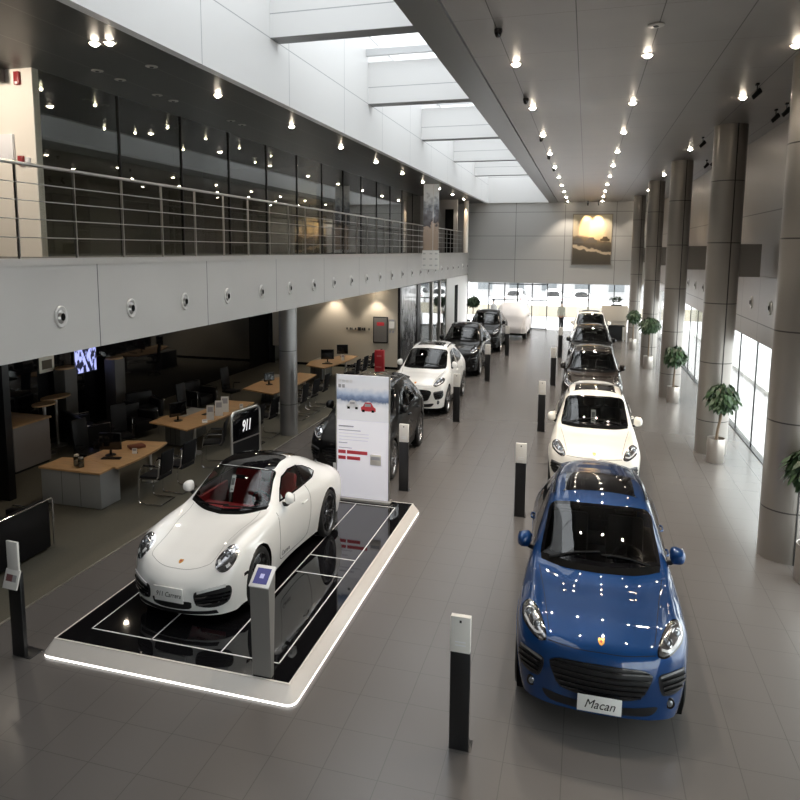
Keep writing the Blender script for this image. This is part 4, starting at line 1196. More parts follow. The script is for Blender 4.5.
def flatcar(x, z, s, m):
    b = MB(); P = [(-.20, 0), (-.21, .08), (-.15, .11), (-.09, .19), (.08, .19), (.15, .10), (.21, .07), (.21, 0)]
    n = len(P); b.v = [(x + p * s, -.026, z + q * s * 1.3) for p, q in P] + [(x + p * s, -.0245, z + q * s * 1.3) for p, q in P]
    b.f = [tuple(range(n)), tuple(range(2 * n - 1, n - 1, -1))] + [(i, (i + 1) % n, n + (i + 1) % n, n + i) for i in range(n)]; b.m = [0] * len(b.f)
    b.build('pictured_car', m, pic, smooth=False)
    ink(x - .10 * s, z + .13 * s, .17 * s, .075 * s, M_['print_grey'], pic, 'pictured_window', -.0262)
    for q in (-.14, .13): ink(x + q * s - .03, z - .02, .06, .05, M_['black'], pic, 'pictured_wheel', -.0262)
flatcar(-.22, 2.04, .66, M_['print_pale']); flatcar(.13, 1.99, .78, M_['print_red'])
for r_, row in enumerate((2.58, 2.47)):
    for i in range(4 if r_ == 0 else 2): ink(-.54 + i * .085, row, .06, .075, M_['print_grey'] if r_ else M_['print_pale'], pic, 'headline_block')
ink(-.54, 1.62, .34, .03, M_['print_grey'], ps, 'text_line')
for z, w in ((1.54, .50), (1.47, .68), (1.40, .68), (1.33, .66), (1.26, .20)): ink(-.54, z, w, .016, M_['print_pale'] if w > .6 else M_['print_grey'], ps, 'text_line')
ink(-.54, 1.15, .30, .014, M_['print_grey'], ps, 'text_line')
for z, w in ((1.03, .46), (.90, .30)):
    ink(-.55, z, .17, .075, M_['print_red'], ps, 'red_tag'); ink(-.35, z, w, .075, M_['print_red'], ps, 'red_tag')
b = MB(); b.box(.18, .42, -.05, -.022, .83, 1.06, bev=.004); cd = b.build('leaflet_box', mk('leaflet', (.72, .70, .66), .4), ps)
ink(.20, .95, .20, .07, M_['print_grey'], cd, 'leaflet_print', -.0505)

# ---- information posts
def info_post(x, y, label, rz=0):
    p = empty('information_post', (x, y, 0), R(rz)); tag(p, label, 'sign', 'information posts beside the cars')
    b = MB(); b.box(-.11, .11, -.03, .03, .01, 1.18, bev=.004); b.build('slab', M_['post_black'], p)
    b = MB(); b.box(-.11, .11, -.036, .03, 1.18, 1.60, bev=.004); c = b.build('card', M_['card_white'], p)
    b = MB(); b.box(-.012, .012, -.0375, -.036, 1.53, 1.56); b.build('card_mark', M_['ink'], c, smooth=False)
    for z in (1.30, 1.26):
        b = MB(); b.box(-.06, .06, -.0375, -.036, z, z + .012); b.build('card_line', M_['print_pale'], c, smooth=False)
    b = MB(); b.box(-.115, .135, -.03, .16, 0, .012, bev=.003); b.build('base_plate', M_['post_black'], p)
    return p
mk('post_black', (.010, .010, .011), .38); mk('card_white', (.74, .72, .68), .35)
for x, y, l in ((-1.17, 6.92, 'black information post with white card in the foreground left of the blue car'),
                (-1.15, 13.88, 'black information post with white card just left of the blue car roof'),
                (-1.15, 20.9, 'black information post left of the white car behind the blue one'),
                (-1.14, 28.4, 'black information post left of the dark brown car'),
                (-1.14, 36.2, 'black information post farthest back, left of the black car by the columns'),
                (-3.90, 14.66, 'black information post right beside the tall poster stand'),
                (-3.90, 21.3, 'black information post before the front wheel of the white lounge row car'),
                (-3.90, 28.5, 'black information post beside the front wheel of the black car behind the white one'),
                (-3.90, 36.0, 'black information post before the last black car of the lounge row')):
    info_post(x, y, l)
p = empty('information_post', (-7.31, 6.95, 0), R(-4)); tag(p, 'black information post with tilted card holder at the left edge beside the sofa', 'sign', 'information posts beside the cars')
b = MB(); b.box(-.11, .11, -.03, .03, .01, 1.22, bev=.004); b.build('slab', M_['post_black'], p)
b = MB(); b.box(-.10, .10, -.03, .0, 1.22, 1.66, bev=.004); b.build('card', M_['card_white'], p)
M = Matrix.Translation((0, -.06, 1.13)) @ Matrix.Rotation(R(-18), 4, 'X')
b = MB(); b.box(-.125, .125, -.012, .012, -.12, .14, bev=.004, M=M); c = b.build('card_holder', M_['card_white'], p)
b = MB(); b.box(-.09, .02, -.014, -.012, -.02, .07, M=M); b.build('printed_photo', mk('photo_red', (.18, .07, .07), .4), c, smooth=False)
b = MB(); b.box(.02, .09, -.014, -.012, -.02, .07, M=M); b.build('printed_photo', mk('photo_grey', (.35, .35, .35), .4), c, smooth=False)
b = MB(); b.box(-.115, .20, -.03, .20, 0, .012, bev=.003); b.build('base_plate', M_['post_black'], p)

# ---- sheeted car
def sheeted():
    t = empty('sheeted_car', (0, 0, 0)); L = 4.68
    G = body_grid(SUV_T, 6, 6).copy()
    rnd = random.Random(3)
    Mr, Nr = G.shape[:2]
    for i in range(Mr):
        for j in range(Nr):
            s_, w_, z_ = G[i, j]
            if i <= 18:                          # lower flanks hang straight
                k = 1 - i / 18
                w_ = w_ + (.97 - w_) * .75 * k; z_ = z_ - .02
                w_ += .018 * k * math.sin(s_ * 9 + 1.3 * math.sin(s_ * 3)) + .012 * k * math.sin(s_ * 23)
            if i > 18: w_ *= 1 + .22 * math.sin(PI * (i - 18) / (Mr - 18)) * (1 if 1.2 < s_ else 0)
            z_ += .012 * math.sin(7 * s_ + 5 * w_) * math.sin(4 * w_ + 1) + .02
            if s_ < .2: s_ -= .03
            if i < 8: z_ = max(z_, .30 + .02 * math.sin(s_ * 6))
            G[i, j] = (s_, max(w_, 0) if i < Mr - 1 else 0, z_)
    b = MB(); rows = list(range(Mr)) + [Mr - 2 - i for i in range(Mr - 1)]
    for a, i in enumerate(rows):
        sg = 1 if a < Mr else -1
        for j in range(Nr):
            p = G[i, j]; b.v.append((sg * p[1], p[0] - L / 2, p[2]))
    for a in range(len(rows) - 1):
        for j in range(Nr - 1):
            b.f.append((a * Nr + j, a * Nr + j + 1, (a + 1) * Nr + j + 1, (a + 1) * Nr + j)); b.m.append(0)
    b.build('dust_sheet', mk('sheet_cloth', (.88, .855, .86), .75), t, ang=60)
    b = MB(); b.box(-.80, .80, -1.9, 2.0, .20, .30); b.build('underbody', M_['black'], t)
    for s_ in (.93, 3.75):
        for sd in (1, -1): wheel(t, sd * .825, s_ - L / 2, .365, .365, .25, M_['rim_silver'], 5, True, .74, sd)
    return t
sc = sheeted(); sc.scale = (1.05, 1.05, 1.37); sc.location = (-4.47, 44.7, 0); sc.rotation_euler.z = R(180)
tag(sc, 'car under a white dust sheet by the glass doors', 'car', G2)

# ---- plants
def leaf_ball(name, c, r, n, m, parent, seed, droop=.6, size=.20):
    rnd = random.Random(seed); b = MB()
    for i in range(n):
        while True:
            d = Vector((rnd.uniform(-1, 1), rnd.uniform(-1, 1), rnd.uniform(-.9, 1)))
            if .25 < d.length < 1: break
        p = Vector(c) + Vector((d.x * r[0], d.y * r[1], d.z * r[2]))
        out = Vector((d.x, d.y, 0)); out = out.normalized() if out.length > .01 else Vector((1, 0, 0))
        dirv = (out * rnd.uniform(.2, .9) + Vector((rnd.uniform(-.5, .5), rnd.uniform(-.5, .5), -droop + rnd.uniform(-.5, .5)))).normalized()
        side = dirv.cross(Vector((rnd.uniform(-.4, .4), rnd.uniform(-.4, .4), 1))).normalized(); up = side.cross(dirv)
        l = size * rnd.uniform(.7, 1.3); w = l * .19
        q = [p, p + dirv * l * .35 + side * w + up * l * .05, p + dirv * l * .7 + side * w * .75, p + dirv * l - up * l * .10, p + dirv * l * .7 - side * w * .75, p + dirv * l * .35 - side * w + up * l * .05]
        b.add(q, [(0, 1, 5), (1, 2, 4, 5), (2, 3, 4)])
    o = b.build(name, m, parent, ang=80); return o
mk('leaf', (.026, .058, .020), .5); noise_var(M_['leaf'], 4, .45)
mk('bark', (.16, .115, .075), .8); mk('soil', (.05, .035, .025), .9)
mk('pot_steel', (.46, .42, .385), .30, .75)
def ficus(x, y, label, r=.24, ph=.66, top=2.2, lean=.1, seed=1, spread=.48):
    t = empty('potted_ficus', (x, y, 0)); tag(t, label, 'plant', 'potted trees in front of the columns')
    b = MB(); b.lathe([(.001, .03), (r * .96, .0), (r, .015), (r, ph - .01), (r * .985, ph), (r * .93, ph - .005), (r * .92, ph - .08), (.001, ph - .08)], 40); b.build('pot', M_['pot_steel'], t)
    b = MB(); b.lathe([(.001, ph - .05), (r * .6, ph - .055), (r * .915, ph - .075)], 24); b.build('soil', M_['soil'], t)
    b = MB(); b.tube([(.0, 0, ph - .08), (lean * .3, .01, ph + .25), (lean * .7, -.02, ph + .55), (lean, .0, top - .72), (lean, 0, top - .40)], .036, 8, taper=lambda k: 1.1 - .35 * k)
    c = (lean * .9, 0, top - .40)
    for a in range(5):
        e_ = (c[0] + .28 * math.cos(a * 1.257 + seed), c[1] + .28 * math.sin(a * 1.257 + seed), top - .25 + .05 * (a % 2))
        b.tube([(lean, 0, top - .62), ((c[0] + e_[0]) / 2, (c[1] + e_[1]) / 2, top - .48), e_], .014, 5)
    b.build('trunk', M_['bark'], t)
    leaf_ball('foliage', c, (spread, spread, .36), 640, M_['leaf'], t, seed, .95, .22)
    return t
ficus(3.90, 12.45, 'potted tree in a steel pot at the right edge before the nearest column', .24, .66, 2.42, -.06, 2, .38)
ficus(3.54, 19.2, 'potted tree in a steel pot beside the column next to the white car hood', .22, .66, 2.22, .10, 3, .32)
ficus(3.32, 26.6, 'potted tree in a steel pot beside the column level with the dark brown car', .215, .60, 2.2, .02, 4, .35)
ficus(3.05, 34.0, 'potted tree in a steel pot before the fourth column from the camera', .22, .62, 2.55, .0, 5, .42)
ficus(2.76, 40.6, 'slim potted tree farthest back among those before the columns', .21, .60, 2.35, .0, 6, .32)
t = ficus(-7.15, 44.6, 'potted tree by the far white wall behind the last black car of the lounge row', .24, .7, 2.65, 0, 8, .36)

# ---- reception counter far right
rc = empty('reception_counter', (1.86, 44.6, 0)); tag(rc, 'cream fronted reception counter with dark recess near the far columns', 'counter')
mk('counter_cream', (.60, .53, .45), .45)
b = MB(); b.box(-.80, .80, -.12, .12, 1.22, 2.18, bev=.01); b.build('front_panel', M_['counter_cream'], rc)
b = MB(); b.box(-.55, .62, -.75, -.13, .92, .98, bev=.01); b.build('worktop', M_['black_plastic'], rc)
b = MB(); b.box(-.78, .78, .0, .10, 0, 1.22); b.build('back_panel', M_['counter_cream'], rc)
for x in (-.5, .57, .72):
    b = MB(); b.box(x - .025, x + .025, -.74, -.68, 0, .92); b.build('leg', M_['white_frame'], rc)
b = MB(); b.box(-.45, .50, -.5, -.2, .02, .9, bev=.01); b.build('cabinet', M_['black_plastic'], rc)
pt = empty('planter', (1.95, 44.6, 2.18)); tag(pt, 'low leafy planter on top of the cream reception counter', 'plant')
b = MB(); b.box(-.32, .32, -.1, .1, 0, .08, bev=.01); b.build('trough', M_['black_plastic'], pt)
leaf_ball('foliage', (0, 0, .34), (.38, .15, .20), 260, M_['leaf'], pt, 11, -.2, .16)

# ---- people
def limb(me_v, me_e, chain, radii):
    b = len(me_v)
    for p in chain: me_v.append(p)
    for i in range(len(chain) - 1): me_e.append((b + i, b + i + 1))
    return b
def skin_body(name, joints, edges, radii, m, parent, sub=2):
    me = bpy.data.meshes.new(name); me.from_pydata(joints, edges, [])
    o = bpy.data.objects.new(name, me); link(o)
    md = o.modifiers.new('skin', 'SKIN'); md.use_smooth_shade = True
    for v, r in zip(me.skin_vertices[0].data, radii): v.radius = (r, r) if isinstance(r, float) else r
    me.skin_vertices[0].data[0].use_root = True
    sd = o.modifiers.new('subd', 'SUBSURF'); sd.levels = sub; sd.render_levels = sub
    dg = bpy.context.evaluated_depsgraph_get()
    out = bpy.data.meshes.new_from_object(o.evaluated_get(dg)); bpy.data.objects.remove(o)
    out.name = name; out.materials.clear(); out.materials.append(m)
    out.polygons.foreach_set('use_smooth', [True] * len(out.polygons))
    return link(bpy.data.objects.new(name, out), parent)
mk('skin', (.52, .33, .24), .5); mk('hair', (.012, .010, .009), .45); mk('jacket', (.46, .48, .42), .75); mk('trousers', (.018, .019, .024), .7); mk('shoe', (.02, .02, .02), .4)
mk('blouse', (.70, .68, .66), .7)
def person(x, y, rz, label, top, leg):
    t = empty('person', (x, y, 0), R(rz)); stretch(t); tag(t, label, 'person')
    # one continuous body, facing -y
    J = []; E = []; Rd = []
    def add(p, r, par=None):
        J.append(p); Rd.append(r)
        if par is not None: E.append((par, len(J) - 1))
        return len(J) - 1
    pel = add((0, 0, .95), (.15, .11)); ab = add((0, 0, 1.10), (.135, .10), pel); ch = add((0, .01, 1.30), (.165, .115), ab); nk = add((0, .01, 1.46), (.07, .065), ch)
    hd0 = add((0, -.005, 1.55), (.062, .07), nk); hd1 = add((0, -.015, 1.63), (.078, .095), hd0); add((0, -.005, 1.71), (.07, .085), hd1)
    for s_ in (1, -1):
        sh_ = add((s_ * .17, .01, 1.40), .062, ch); el = add((s_ * .235, .03, 1.13), .045, sh_); wr = add((s_ * .25, -.03, .89), .03, el)
        pm_ = add((s_ * .252, -.045, .83), (.020, .034), wr)
        for k, (dy, ln) in enumerate(((-.028, .070), (-.010, .080), (.008, .076), (.024, .060))):
            a = add((s_ * .254, -.045 + dy, .785), .0095, pm_); b_ = add((s_ * .250, -.050 + dy, .785 - ln * .55), .009, a); add((s_ * .242, -.053 + dy, .785 - ln), .008, b_)
        th = add((s_ * .246, -.085, .82), .010, pm_); add((s_ * .242, -.100, .785), .009, th)
        hp = add((s_ * .09, 0, .88), .10, pel); kn = add((s_ * .10, -.015, .50), .062, hp); an = add((s_ * .105, .02, .10), .042, kn)
        add((s_ * .11, -.10, .035), .036, an)
    skin_body('body', J, E, Rd, M_['skin'], t)
    # face
    b = MB(); b.add([(-.012, -.108, 1.625), (.012, -.108, 1.625), (0, -.132, 1.605), (0, -.105, 1.655)], [(0, 1, 2), (0, 2, 3), (1, 3, 2)]); b.build('nose', M_['skin'], t)
    for s_ in (1, -1):
        b = MB(); b.ball((s_ * .03, -.098, 1.648), .011, n=10); b.build('eye', M_['lens'], t)
        b = MB(); b.ball((s_ * .080, .0, 1.63), .012, .02, .03, n=10); b.build('ear', M_['skin'], t)
    b = MB(); b.ball((0, -.098, 1.585), .022, .008, .006, n=10); b.build('mouth', mk('lip', (.40, .14, .12), .5), t)
    b = MB(); bm = bmesh.new(); bmesh.ops.create_uvsphere(bm, u_segments=20, v_segments=14, radius=1)
    dead = [v for v in bm.verts if v.co.y < -.55 and v.co.z < .35 or v.co.z < -.65]
    bmesh.ops.delete(bm, geom=dead, context='VERTS')
    for v in bm.verts: v.co = (v.co.x * .090, .008 + v.co.y * .112, 1.665 + v.co.z * .115)
    b.bm(bm); b.build('hair', M_['hair'], t)
    # clothes as shells over the body
    J2 = []; E2 = []; R2 = []
    J, E, Rd = J2, E2, R2
    def add2(p, r, par=None):
        J2.append(p); R2.append(r)
        if par is not None: E2.append((par, len(J2) - 1))
        return len(J2) - 1
    a = add2((0, 0, .86), (.195, .145)); b_ = add2((0, 0, 1.10), (.175, .13), a); c = add2((0, .01, 1.31), (.195, .14), b_); add2((0, .01, 1.455), (.085, .08), c)
    for s_ in (1, -1):
        q = add2((s_ * .18, .01, 1.395), .078, c); q = add2((s_ * .238, .03, 1.13), .062, q); add2((s_ * .25, -.025, .91), .05, q)
    skin_body('jacket', J2, E2, R2, top, t)
    J3 = []; E3 = []; R3 = []
    J2, E2, R2 = J3, E3, R3
    a = add2((0, 0, .95), (.165, .125))
    for s_ in (1, -1):
        q = add2((s_ * .092, 0, .84), .112, a); q = add2((s_ * .10, -.012, .50), .077, q); add2((s_ * .105, .018, .09), .062, q)
    skin_body('trousers', J3, E3, R3, leg, t)
    for s_ in (1, -1):
        b = MB(); b.box(s_ * .11 - .045, s_ * .11 + .045, -.17, .09, 0, .085, bev=.03, seg=3); b.build('shoe', M_['shoe'], t)
    return t
person(-1.48, 47.3, 172, 'person in a pale jacket and dark trousers standing by the far windows', M_['jacket'], M_['trousers'])
person(-6.45, 49.7, 200, 'person in a white top outside the glass, seen above the last black car roof', M_['blouse'], M_['trousers']).location.z = -.14
# ------------------------------------------------------------------ lounge furniture
mk('wood', (.50, .31, .155), .42); noise_var(M_['wood'], 3, .14, .04, (1, 6, 1))
mk('cabinet_grey', (.27, .275, .27), .45); mk('leather', (.006, .006, .007), .42, spec=.25); mk('fabric_black', (.007, .007, .008), .75, spec=.2)
mk('monitor_black', (.008, .008, .009), .3); mk('jar_glass', (.5, .5, .45), .08, coat=1.0); mk('folder', (.17, .05, .025), .45); mk('card_cream', (.80, .77, .68), .5)
DH = .84
GD = 'meeting desks of the lounge'
def curve_poly(P, bulge_edge, amount, n=10):
    """polygon with one edge bowed outwards"""
    out = []
    for i in range(len(P)):
        a = Vector(P[i]); b = Vector(P[(i + 1) % len(P)]); out.append(tuple(a))
        if i in (bulge_edge if isinstance(bulge_edge, tuple) else (bulge_edge,)):
            d = b - a; nrm = Vector((d.y, -d.x)).normalized()
            for k in range(1, n):
                t = k / n; out.append(tuple(a + d * t + nrm * amount * 4 * t * (1 - t)))
    return out
def desk(label, P, bulge, wing=None, legs=(), cab=None):
    cx = sum(p[0] for p in P) / len(P); cy = sum(p[1] for p in P) / len(P)
    t = empty('meeting_desk', (cx, cy, 0)); tag(t, label, 'desk', GD)
    rel = lambda Q: [(x - cx, y - cy) for x, y in Q]
    b = MB(); b.prism(rel(curve_poly(P, bulge[0], bulge[1])), DH - .04, DH); b.build('tabletop', M_['wood'], t, smooth=False)
    if wing:
        b = MB(); b.prism(rel(wing), DH - .045, DH - .005); b.build('side_top', M_['wood'], t, smooth=False)
    for x, y in legs:
        b = MB(); b.cyl((x - cx, y - cy, .02), (x - cx, y - cy, DH - .04), .045, n=20); b.cyl((x - cx, y - cy, .004), (x - cx, y - cy, .03), .20, n=28); b.build('leg', M_['brushed'], t)
    if cab:
        x0, x1, y0, y1 = cab
        b = MB(); b.box(x0 - cx, x1 - cx, y0 - cy, y1 - cy, .02, DH - .045, bev=.006); c = b.build('cabinet', M_['cabinet_grey'], t)
        for k in (.35, .66):
            xx = x0 + (x1 - x0) * k - cx; b = MB(); b.box(xx - .004, xx + .004, y0 - cy - .002, y0 - cy, .04, DH - .06); b.build('door_gap', M_['gap'], c, smooth=False)
    return t
desk('wood topped desk with grey cabinet side nearest the camera in the lounge', [(-10.86, 12.40), (-9.66, 12.02), (-9.80, 14.05), (-10.86, 13.90)], (1, .10),
     [(-11.37, 11.60), (-9.78, 11.60), (-9.80, 12.15), (-10.86, 12.38), (-11.37, 12.30)], ((-9.95, 13.55),), (-11.34, -9.80, 11.63, 12.25))
desk('long wood topped desk with white leaflet stands on it', [(-10.86, 15.45), (-9.96, 15.15), (-9.82, 18.65), (-10.72, 18.65)], (1, .14),
     [(-11.44, 15.6), (-10.87, 15.48), (-10.85, 16.4), (-11.44, 16.4)], ((-10.15, 15.8), (-10.1, 18.2)), (-11.4, -10.9, 16.25, 17.6))
desk('wood topped desk partly hidden behind the grey pillar', [(-11.15, 20.35), (-9.80, 19.9), (-9.78, 23.65), (-10.54, 23.75), (-11.2, 21.8)], (1, .12),
     None, ((-9.98, 20.7), (-10.05, 23.1)), (-11.4, -10.9, 22.2, 23.4))
desk('wood topped desk at the cream back wall with two monitors', [(-10.98, 25.4), (-10.02, 25.0), (-9.74, 28.4), (-10.4, 28.4), (-11.2, 26.4)], (1, .12),
     None, ((-10.2, 25.5), (-10.1, 27.8)), (-11.3, -10.75, 26.6, 27.8))
def monitor(x, y, rz, label, w=.50, h=.40):
    t = empty('desktop_monitor', (x, y, DH), R(rz)); tag(t, label, 'monitor', 'monitors on the meeting desks')
    b = MB(); b.box(-w / 2, w / 2, -.02, .025, .13, .13 + h, bev=.01); sc_ = b.build('housing', M_['monitor_black'], t)
    b = MB(); b.box(-w / 2 + .02, w / 2 - .02, -.022, -.02, .15, .11 + h); b.build('screen', M_['black_gloss'], sc_, smooth=False)
    b = MB(); b.cyl((0, .02, .0), (0, .02, .25), .025, n=12); b.cyl((0, 0, 0), (0, 0, .012), .12, n=24); b.build('stand', M_['monitor_black'], t)
def keyboard(x, y, rz, label):
    t = empty('keyboard', (x, y, DH + .001), R(rz)); tag(t, label, 'keyboard', 'keyboards on the meeting desks')
    b = MB(); b.box(-.22, .22, -.07, .07, 0, .02, bev=.006); bd = b.build('case', M_['monitor_black'], t)
    b = MB()
    for i in range(4):
        for j in range(12): b.box(-.20 + j * .034, -.172 + j * .034, -.055 + i * .029, -.031 + i * .029, .018, .028)
    b.build('keys', M_['black_plastic'], bd, smooth=False, kind='stuff')
monitor(-10.42, 12.75, 20, 'black monitor on the desk nearest the camera'); keyboard(-10.22, 12.52, 15, 'black keyboard in front of the monitor on the nearest desk')
monitor(-10.75, 15.95, 60, 'black monitor at the near end of the long desk with leaflets'); keyboard(-10.38, 16.9, 80, 'black keyboard on the long desk with leaflet stands')
monitor(-10.62, 21.3, 60, 'black monitor on the desk behind the pillar', .42, .30)
monitor(-10.40, 26.35, 20, 'left one of the two monitors on the desk at the cream wall', .55, .42); monitor(-10.30, 27.9, 20, 'right one of the two monitors on the desk at the cream wall', .5, .42)
keyboard(-10.25, 25.95, 15, 'black keyboard on the desk at the cream wall')
def card(x, y, rz, w, h, label, tilt=12, z=DH):
    t = empty('leaflet_stand', (x, y, z), R(rz)); tag(t, label, 'leaflet', 'leaflets and cards on the desks')
    M = Matrix.Rotation(R(-tilt), 4, 'X')
    b = MB(); b.box(-w / 2, w / 2, -.004, .004, .002, h, M=M); c = b.build('leaflet', M_['paper'], t, smooth=False)
    b = MB(); b.box(-w * .36, w * .36, -.006, -.004, h * .55, h * .88, M=M); b.build('leaflet_picture', M_['print_grey'], c, smooth=False)
    b = MB(); b.box(-w / 2, w / 2, 0, .10, 0, .006); b.build('foot', M_['black_plastic'], t, smooth=False)
card(-9.93, 16.25, 25, .20, .42, 'first of three white leaflet stands on the long desk, nearest the camera')
card(-9.95, 16.75, 25, .22, .44, 'middle one of three white leaflet stands on the long desk'); card(-10.02, 17.2, 25, .22, .46, 'farthest of the three white leaflet stands on the long desk')
card(-9.92, 15.95, 30, .14, .12, 'small white card lying before the leaflet stands', 50); card(-9.78, 17.75, 30, .10, .14, 'small cream card at the far end of the long desk')
card(-9.95, 12.98, 20, .11, .13, 'small white card on the nearest desk beside the keyboard'); card(-9.75, 21.35, 20, .13, .20, 'small white card on the desk behind the pillar')
card(-9.95, 27.0, 20, .12, .26, 'white leaflet beside the monitors at the cream wall')
b = MB(); b.box(-.14, .14, -.18, .18, .001, .07, bev=.015); o = b.build('folder', M_['folder'], None); o.location = (-10.22, 13.42, DH); o.rotation_euler.z = R(-35); tag(o, 'reddish brown leather folder on the nearest desk', 'folder')
for i, (x, y) in enumerate(((-10.62, 11.90), (-10.47, 11.86))):
    t = empty('glass_jar', (x, y, DH - .004)); tag(t, ('taller' if i == 0 else 'smaller') + ' glass jar with lid on the near desk cabinet', 'jar', 'glass jars on the desk cabinet')
    h = .20 if i == 0 else .16
    b = MB(); b.lathe([(.001, .0), (.06, 0), (.068, .02), (.068, h), (.05, h + .02), (.001, h + .02)], 24); b.build('jar', M_['glass'], t)
    b = MB(); b.lathe([(.001, h + .02), (.052, h + .02), (.052, h + .055), (.001, h + .06)], 24); b.build('lid', M_['pot_steel'] if i else M_['counter_cream'], t)
    b = MB(); b.lathe([(.001, .01), (.055, .01), (.055, h * .6), (.001, h * .6)], 20); b.build('contents', M_['counter_cream'], t)

# ---- visitor chairs
def make_chair():
    t = empty('visitor_chair', (0, 0, 0)); t.scale = (1.03, 1.03, 1.34)
    b = MB(); b.box(-.24, .24, -.24, .24, .43, .49, bev=.02); b.build('seat', M_['fabric_black'], t)
    b = MB(); M = Matrix.Translation((0, .235, .48)) @ Matrix.Rotation(R(-10), 4, 'X'); b.box(-.23, .23, -.018, .018, .04, .42, bev=.015, M=M); b.build('backrest', M_['fabric_black'], t)
    for s_ in (1, -1):
        x = s_ * .265
        b = MB(); b.tube([(x, .27, .80), (x, .22, .46), (x, -.24, .44), (x, -.27, .02), (x, .26, .014)], .0125, 8, fillet=.07, fs_=5); b.build('sled_frame', M_['chrome'], t)
        b = MB(); b.tube([(x, .245, .66), (x, -.12, .66), (x, -.20, .60), (x, -.235, .45)], .0125, 8, fillet=.05); f = b.build('armrest', M_['chrome'], t)
        b = MB(); b.box(x - .02, x + .02, -.12, .16, .665, .69, bev=.008); b.build('arm_pad', M_['black_plastic'], f)
    b = MB(); b.tube([(-.265, .26, .014), (.265, .26, .014)], .0125, 8); b.build('cross_bar', M_['chrome'], t)
    return t
ch0 = None
def chair(x, y, rz, label):
    global ch0
    if ch0 is None: ch0 = make_chair(); c = ch0
    else: c = copy_tree(ch0)
    c.location = (x, y, .004); c.rotation_euler.z = R(rz); tag(c, label, 'chair', 'black visitor chairs at the desks')
# chairs face -x (their local front -y turned by -90)
chair(-8.98, 12.42, -88, 'black visitor chair with chrome sled frame, first beside the nearest desk')
chair(-8.92, 13.22, -93, 'black visitor chair with chrome sled frame, second beside the nearest desk')
chair(-9.10, 15.05, -70, 'black visitor chair with chrome frame at the near end of the long desk')
chair(-9.05, 17.0, -90, 'black visitor chair at the long desk right behind the black numbered sign')
chair(-9.05, 17.95, -92, 'black visitor chair at the far end of the long desk')
chair(-9.02, 20.15, -88, 'black visitor chair right behind the grey pillar'); chair(-9.0, 21.05, -94, 'second black visitor chair behind the grey pillar')
chair(-9.0, 22.0, -88, 'third black visitor chair behind the grey pillar')
chair(-8.98, 25.4, -90, 'first black visitor chair at the desk by the cream wall'); chair(-8.95, 26.3, -94, 'second black visitor chair at the desk by the cream wall')
chair(-8.95, 27.3, -88, 'third black visitor chair at the desk by the cream wall'); chair(-8.95, 28.3, -90, 'black visitor chair closest to the cream wall')

# ---- task chairs behind the desks
def make_task():
    t = empty('task_chair', (0, 0, 0)); stretch(t)
    b = MB(); b.box(-.25, .25, -.25, .25, .44, .52, bev=.03); b.build('seat', M_['leather'], t)
    M = Matrix.Translation((0, .24, .52)) @ Matrix.Rotation(R(-8), 4, 'X')
    b = MB(); b.box(-.23, .23, -.03, .03, .0, .62, bev=.03, M=M); b.build('backrest', M_['leather'], t)
    b = MB(); b.cyl((0, 0, .10), (0, 0, .44), .03, n=14); b.build('column', M_['chrome'], t)
    for i in range(5):
        a = 2 * PI * i / 5; b = MB(); b.tube([(0, 0, .11), (.28 * math.cos(a), .28 * math.sin(a), .07)], .02, 8)
        lg = b.build('leg', M_['chrome'], t); b = MB(); b.cyl((.28 * math.cos(a) - .015, .28 * math.sin(a), .03), (.28 * math.cos(a) + .015, .28 * math.sin(a), .03), .03, n=12); b.build('castor', M_['black_plastic'], lg)
    for s_ in (1, -1):
        b = MB(); b.tube([(s_ * .25, .1, .48), (s_ * .29, .1, .68), (s_ * .29, -.18, .70)], .016, 8, fillet=.05); b.build('armrest', M_['black_plastic'], t)
    return t
tk0 = None
def task(x, y, rz, label):
    global tk0
    if tk0 is None: tk0 = make_task(); c = tk0
    else: c = copy_tree(tk0)
    c.location = (x, y, .004); c.rotation_euler.z = R(rz); tag(c, label, 'office chair', 'black office chairs behind the desks')
task(-11.55, 13.35, 80, 'black office chair behind the nearest desk'); task(-11.75, 14.9, 60, 'black office chair left of the long desk near end')
task(-11.75, 18.0, 85, 'black office chair behind the long desk far end'); task(-11.9, 20.9, 80, 'black office chair behind the pillar desk')
task(-11.7, 25.4, 70, 'black office chair at the desk by the cream wall')

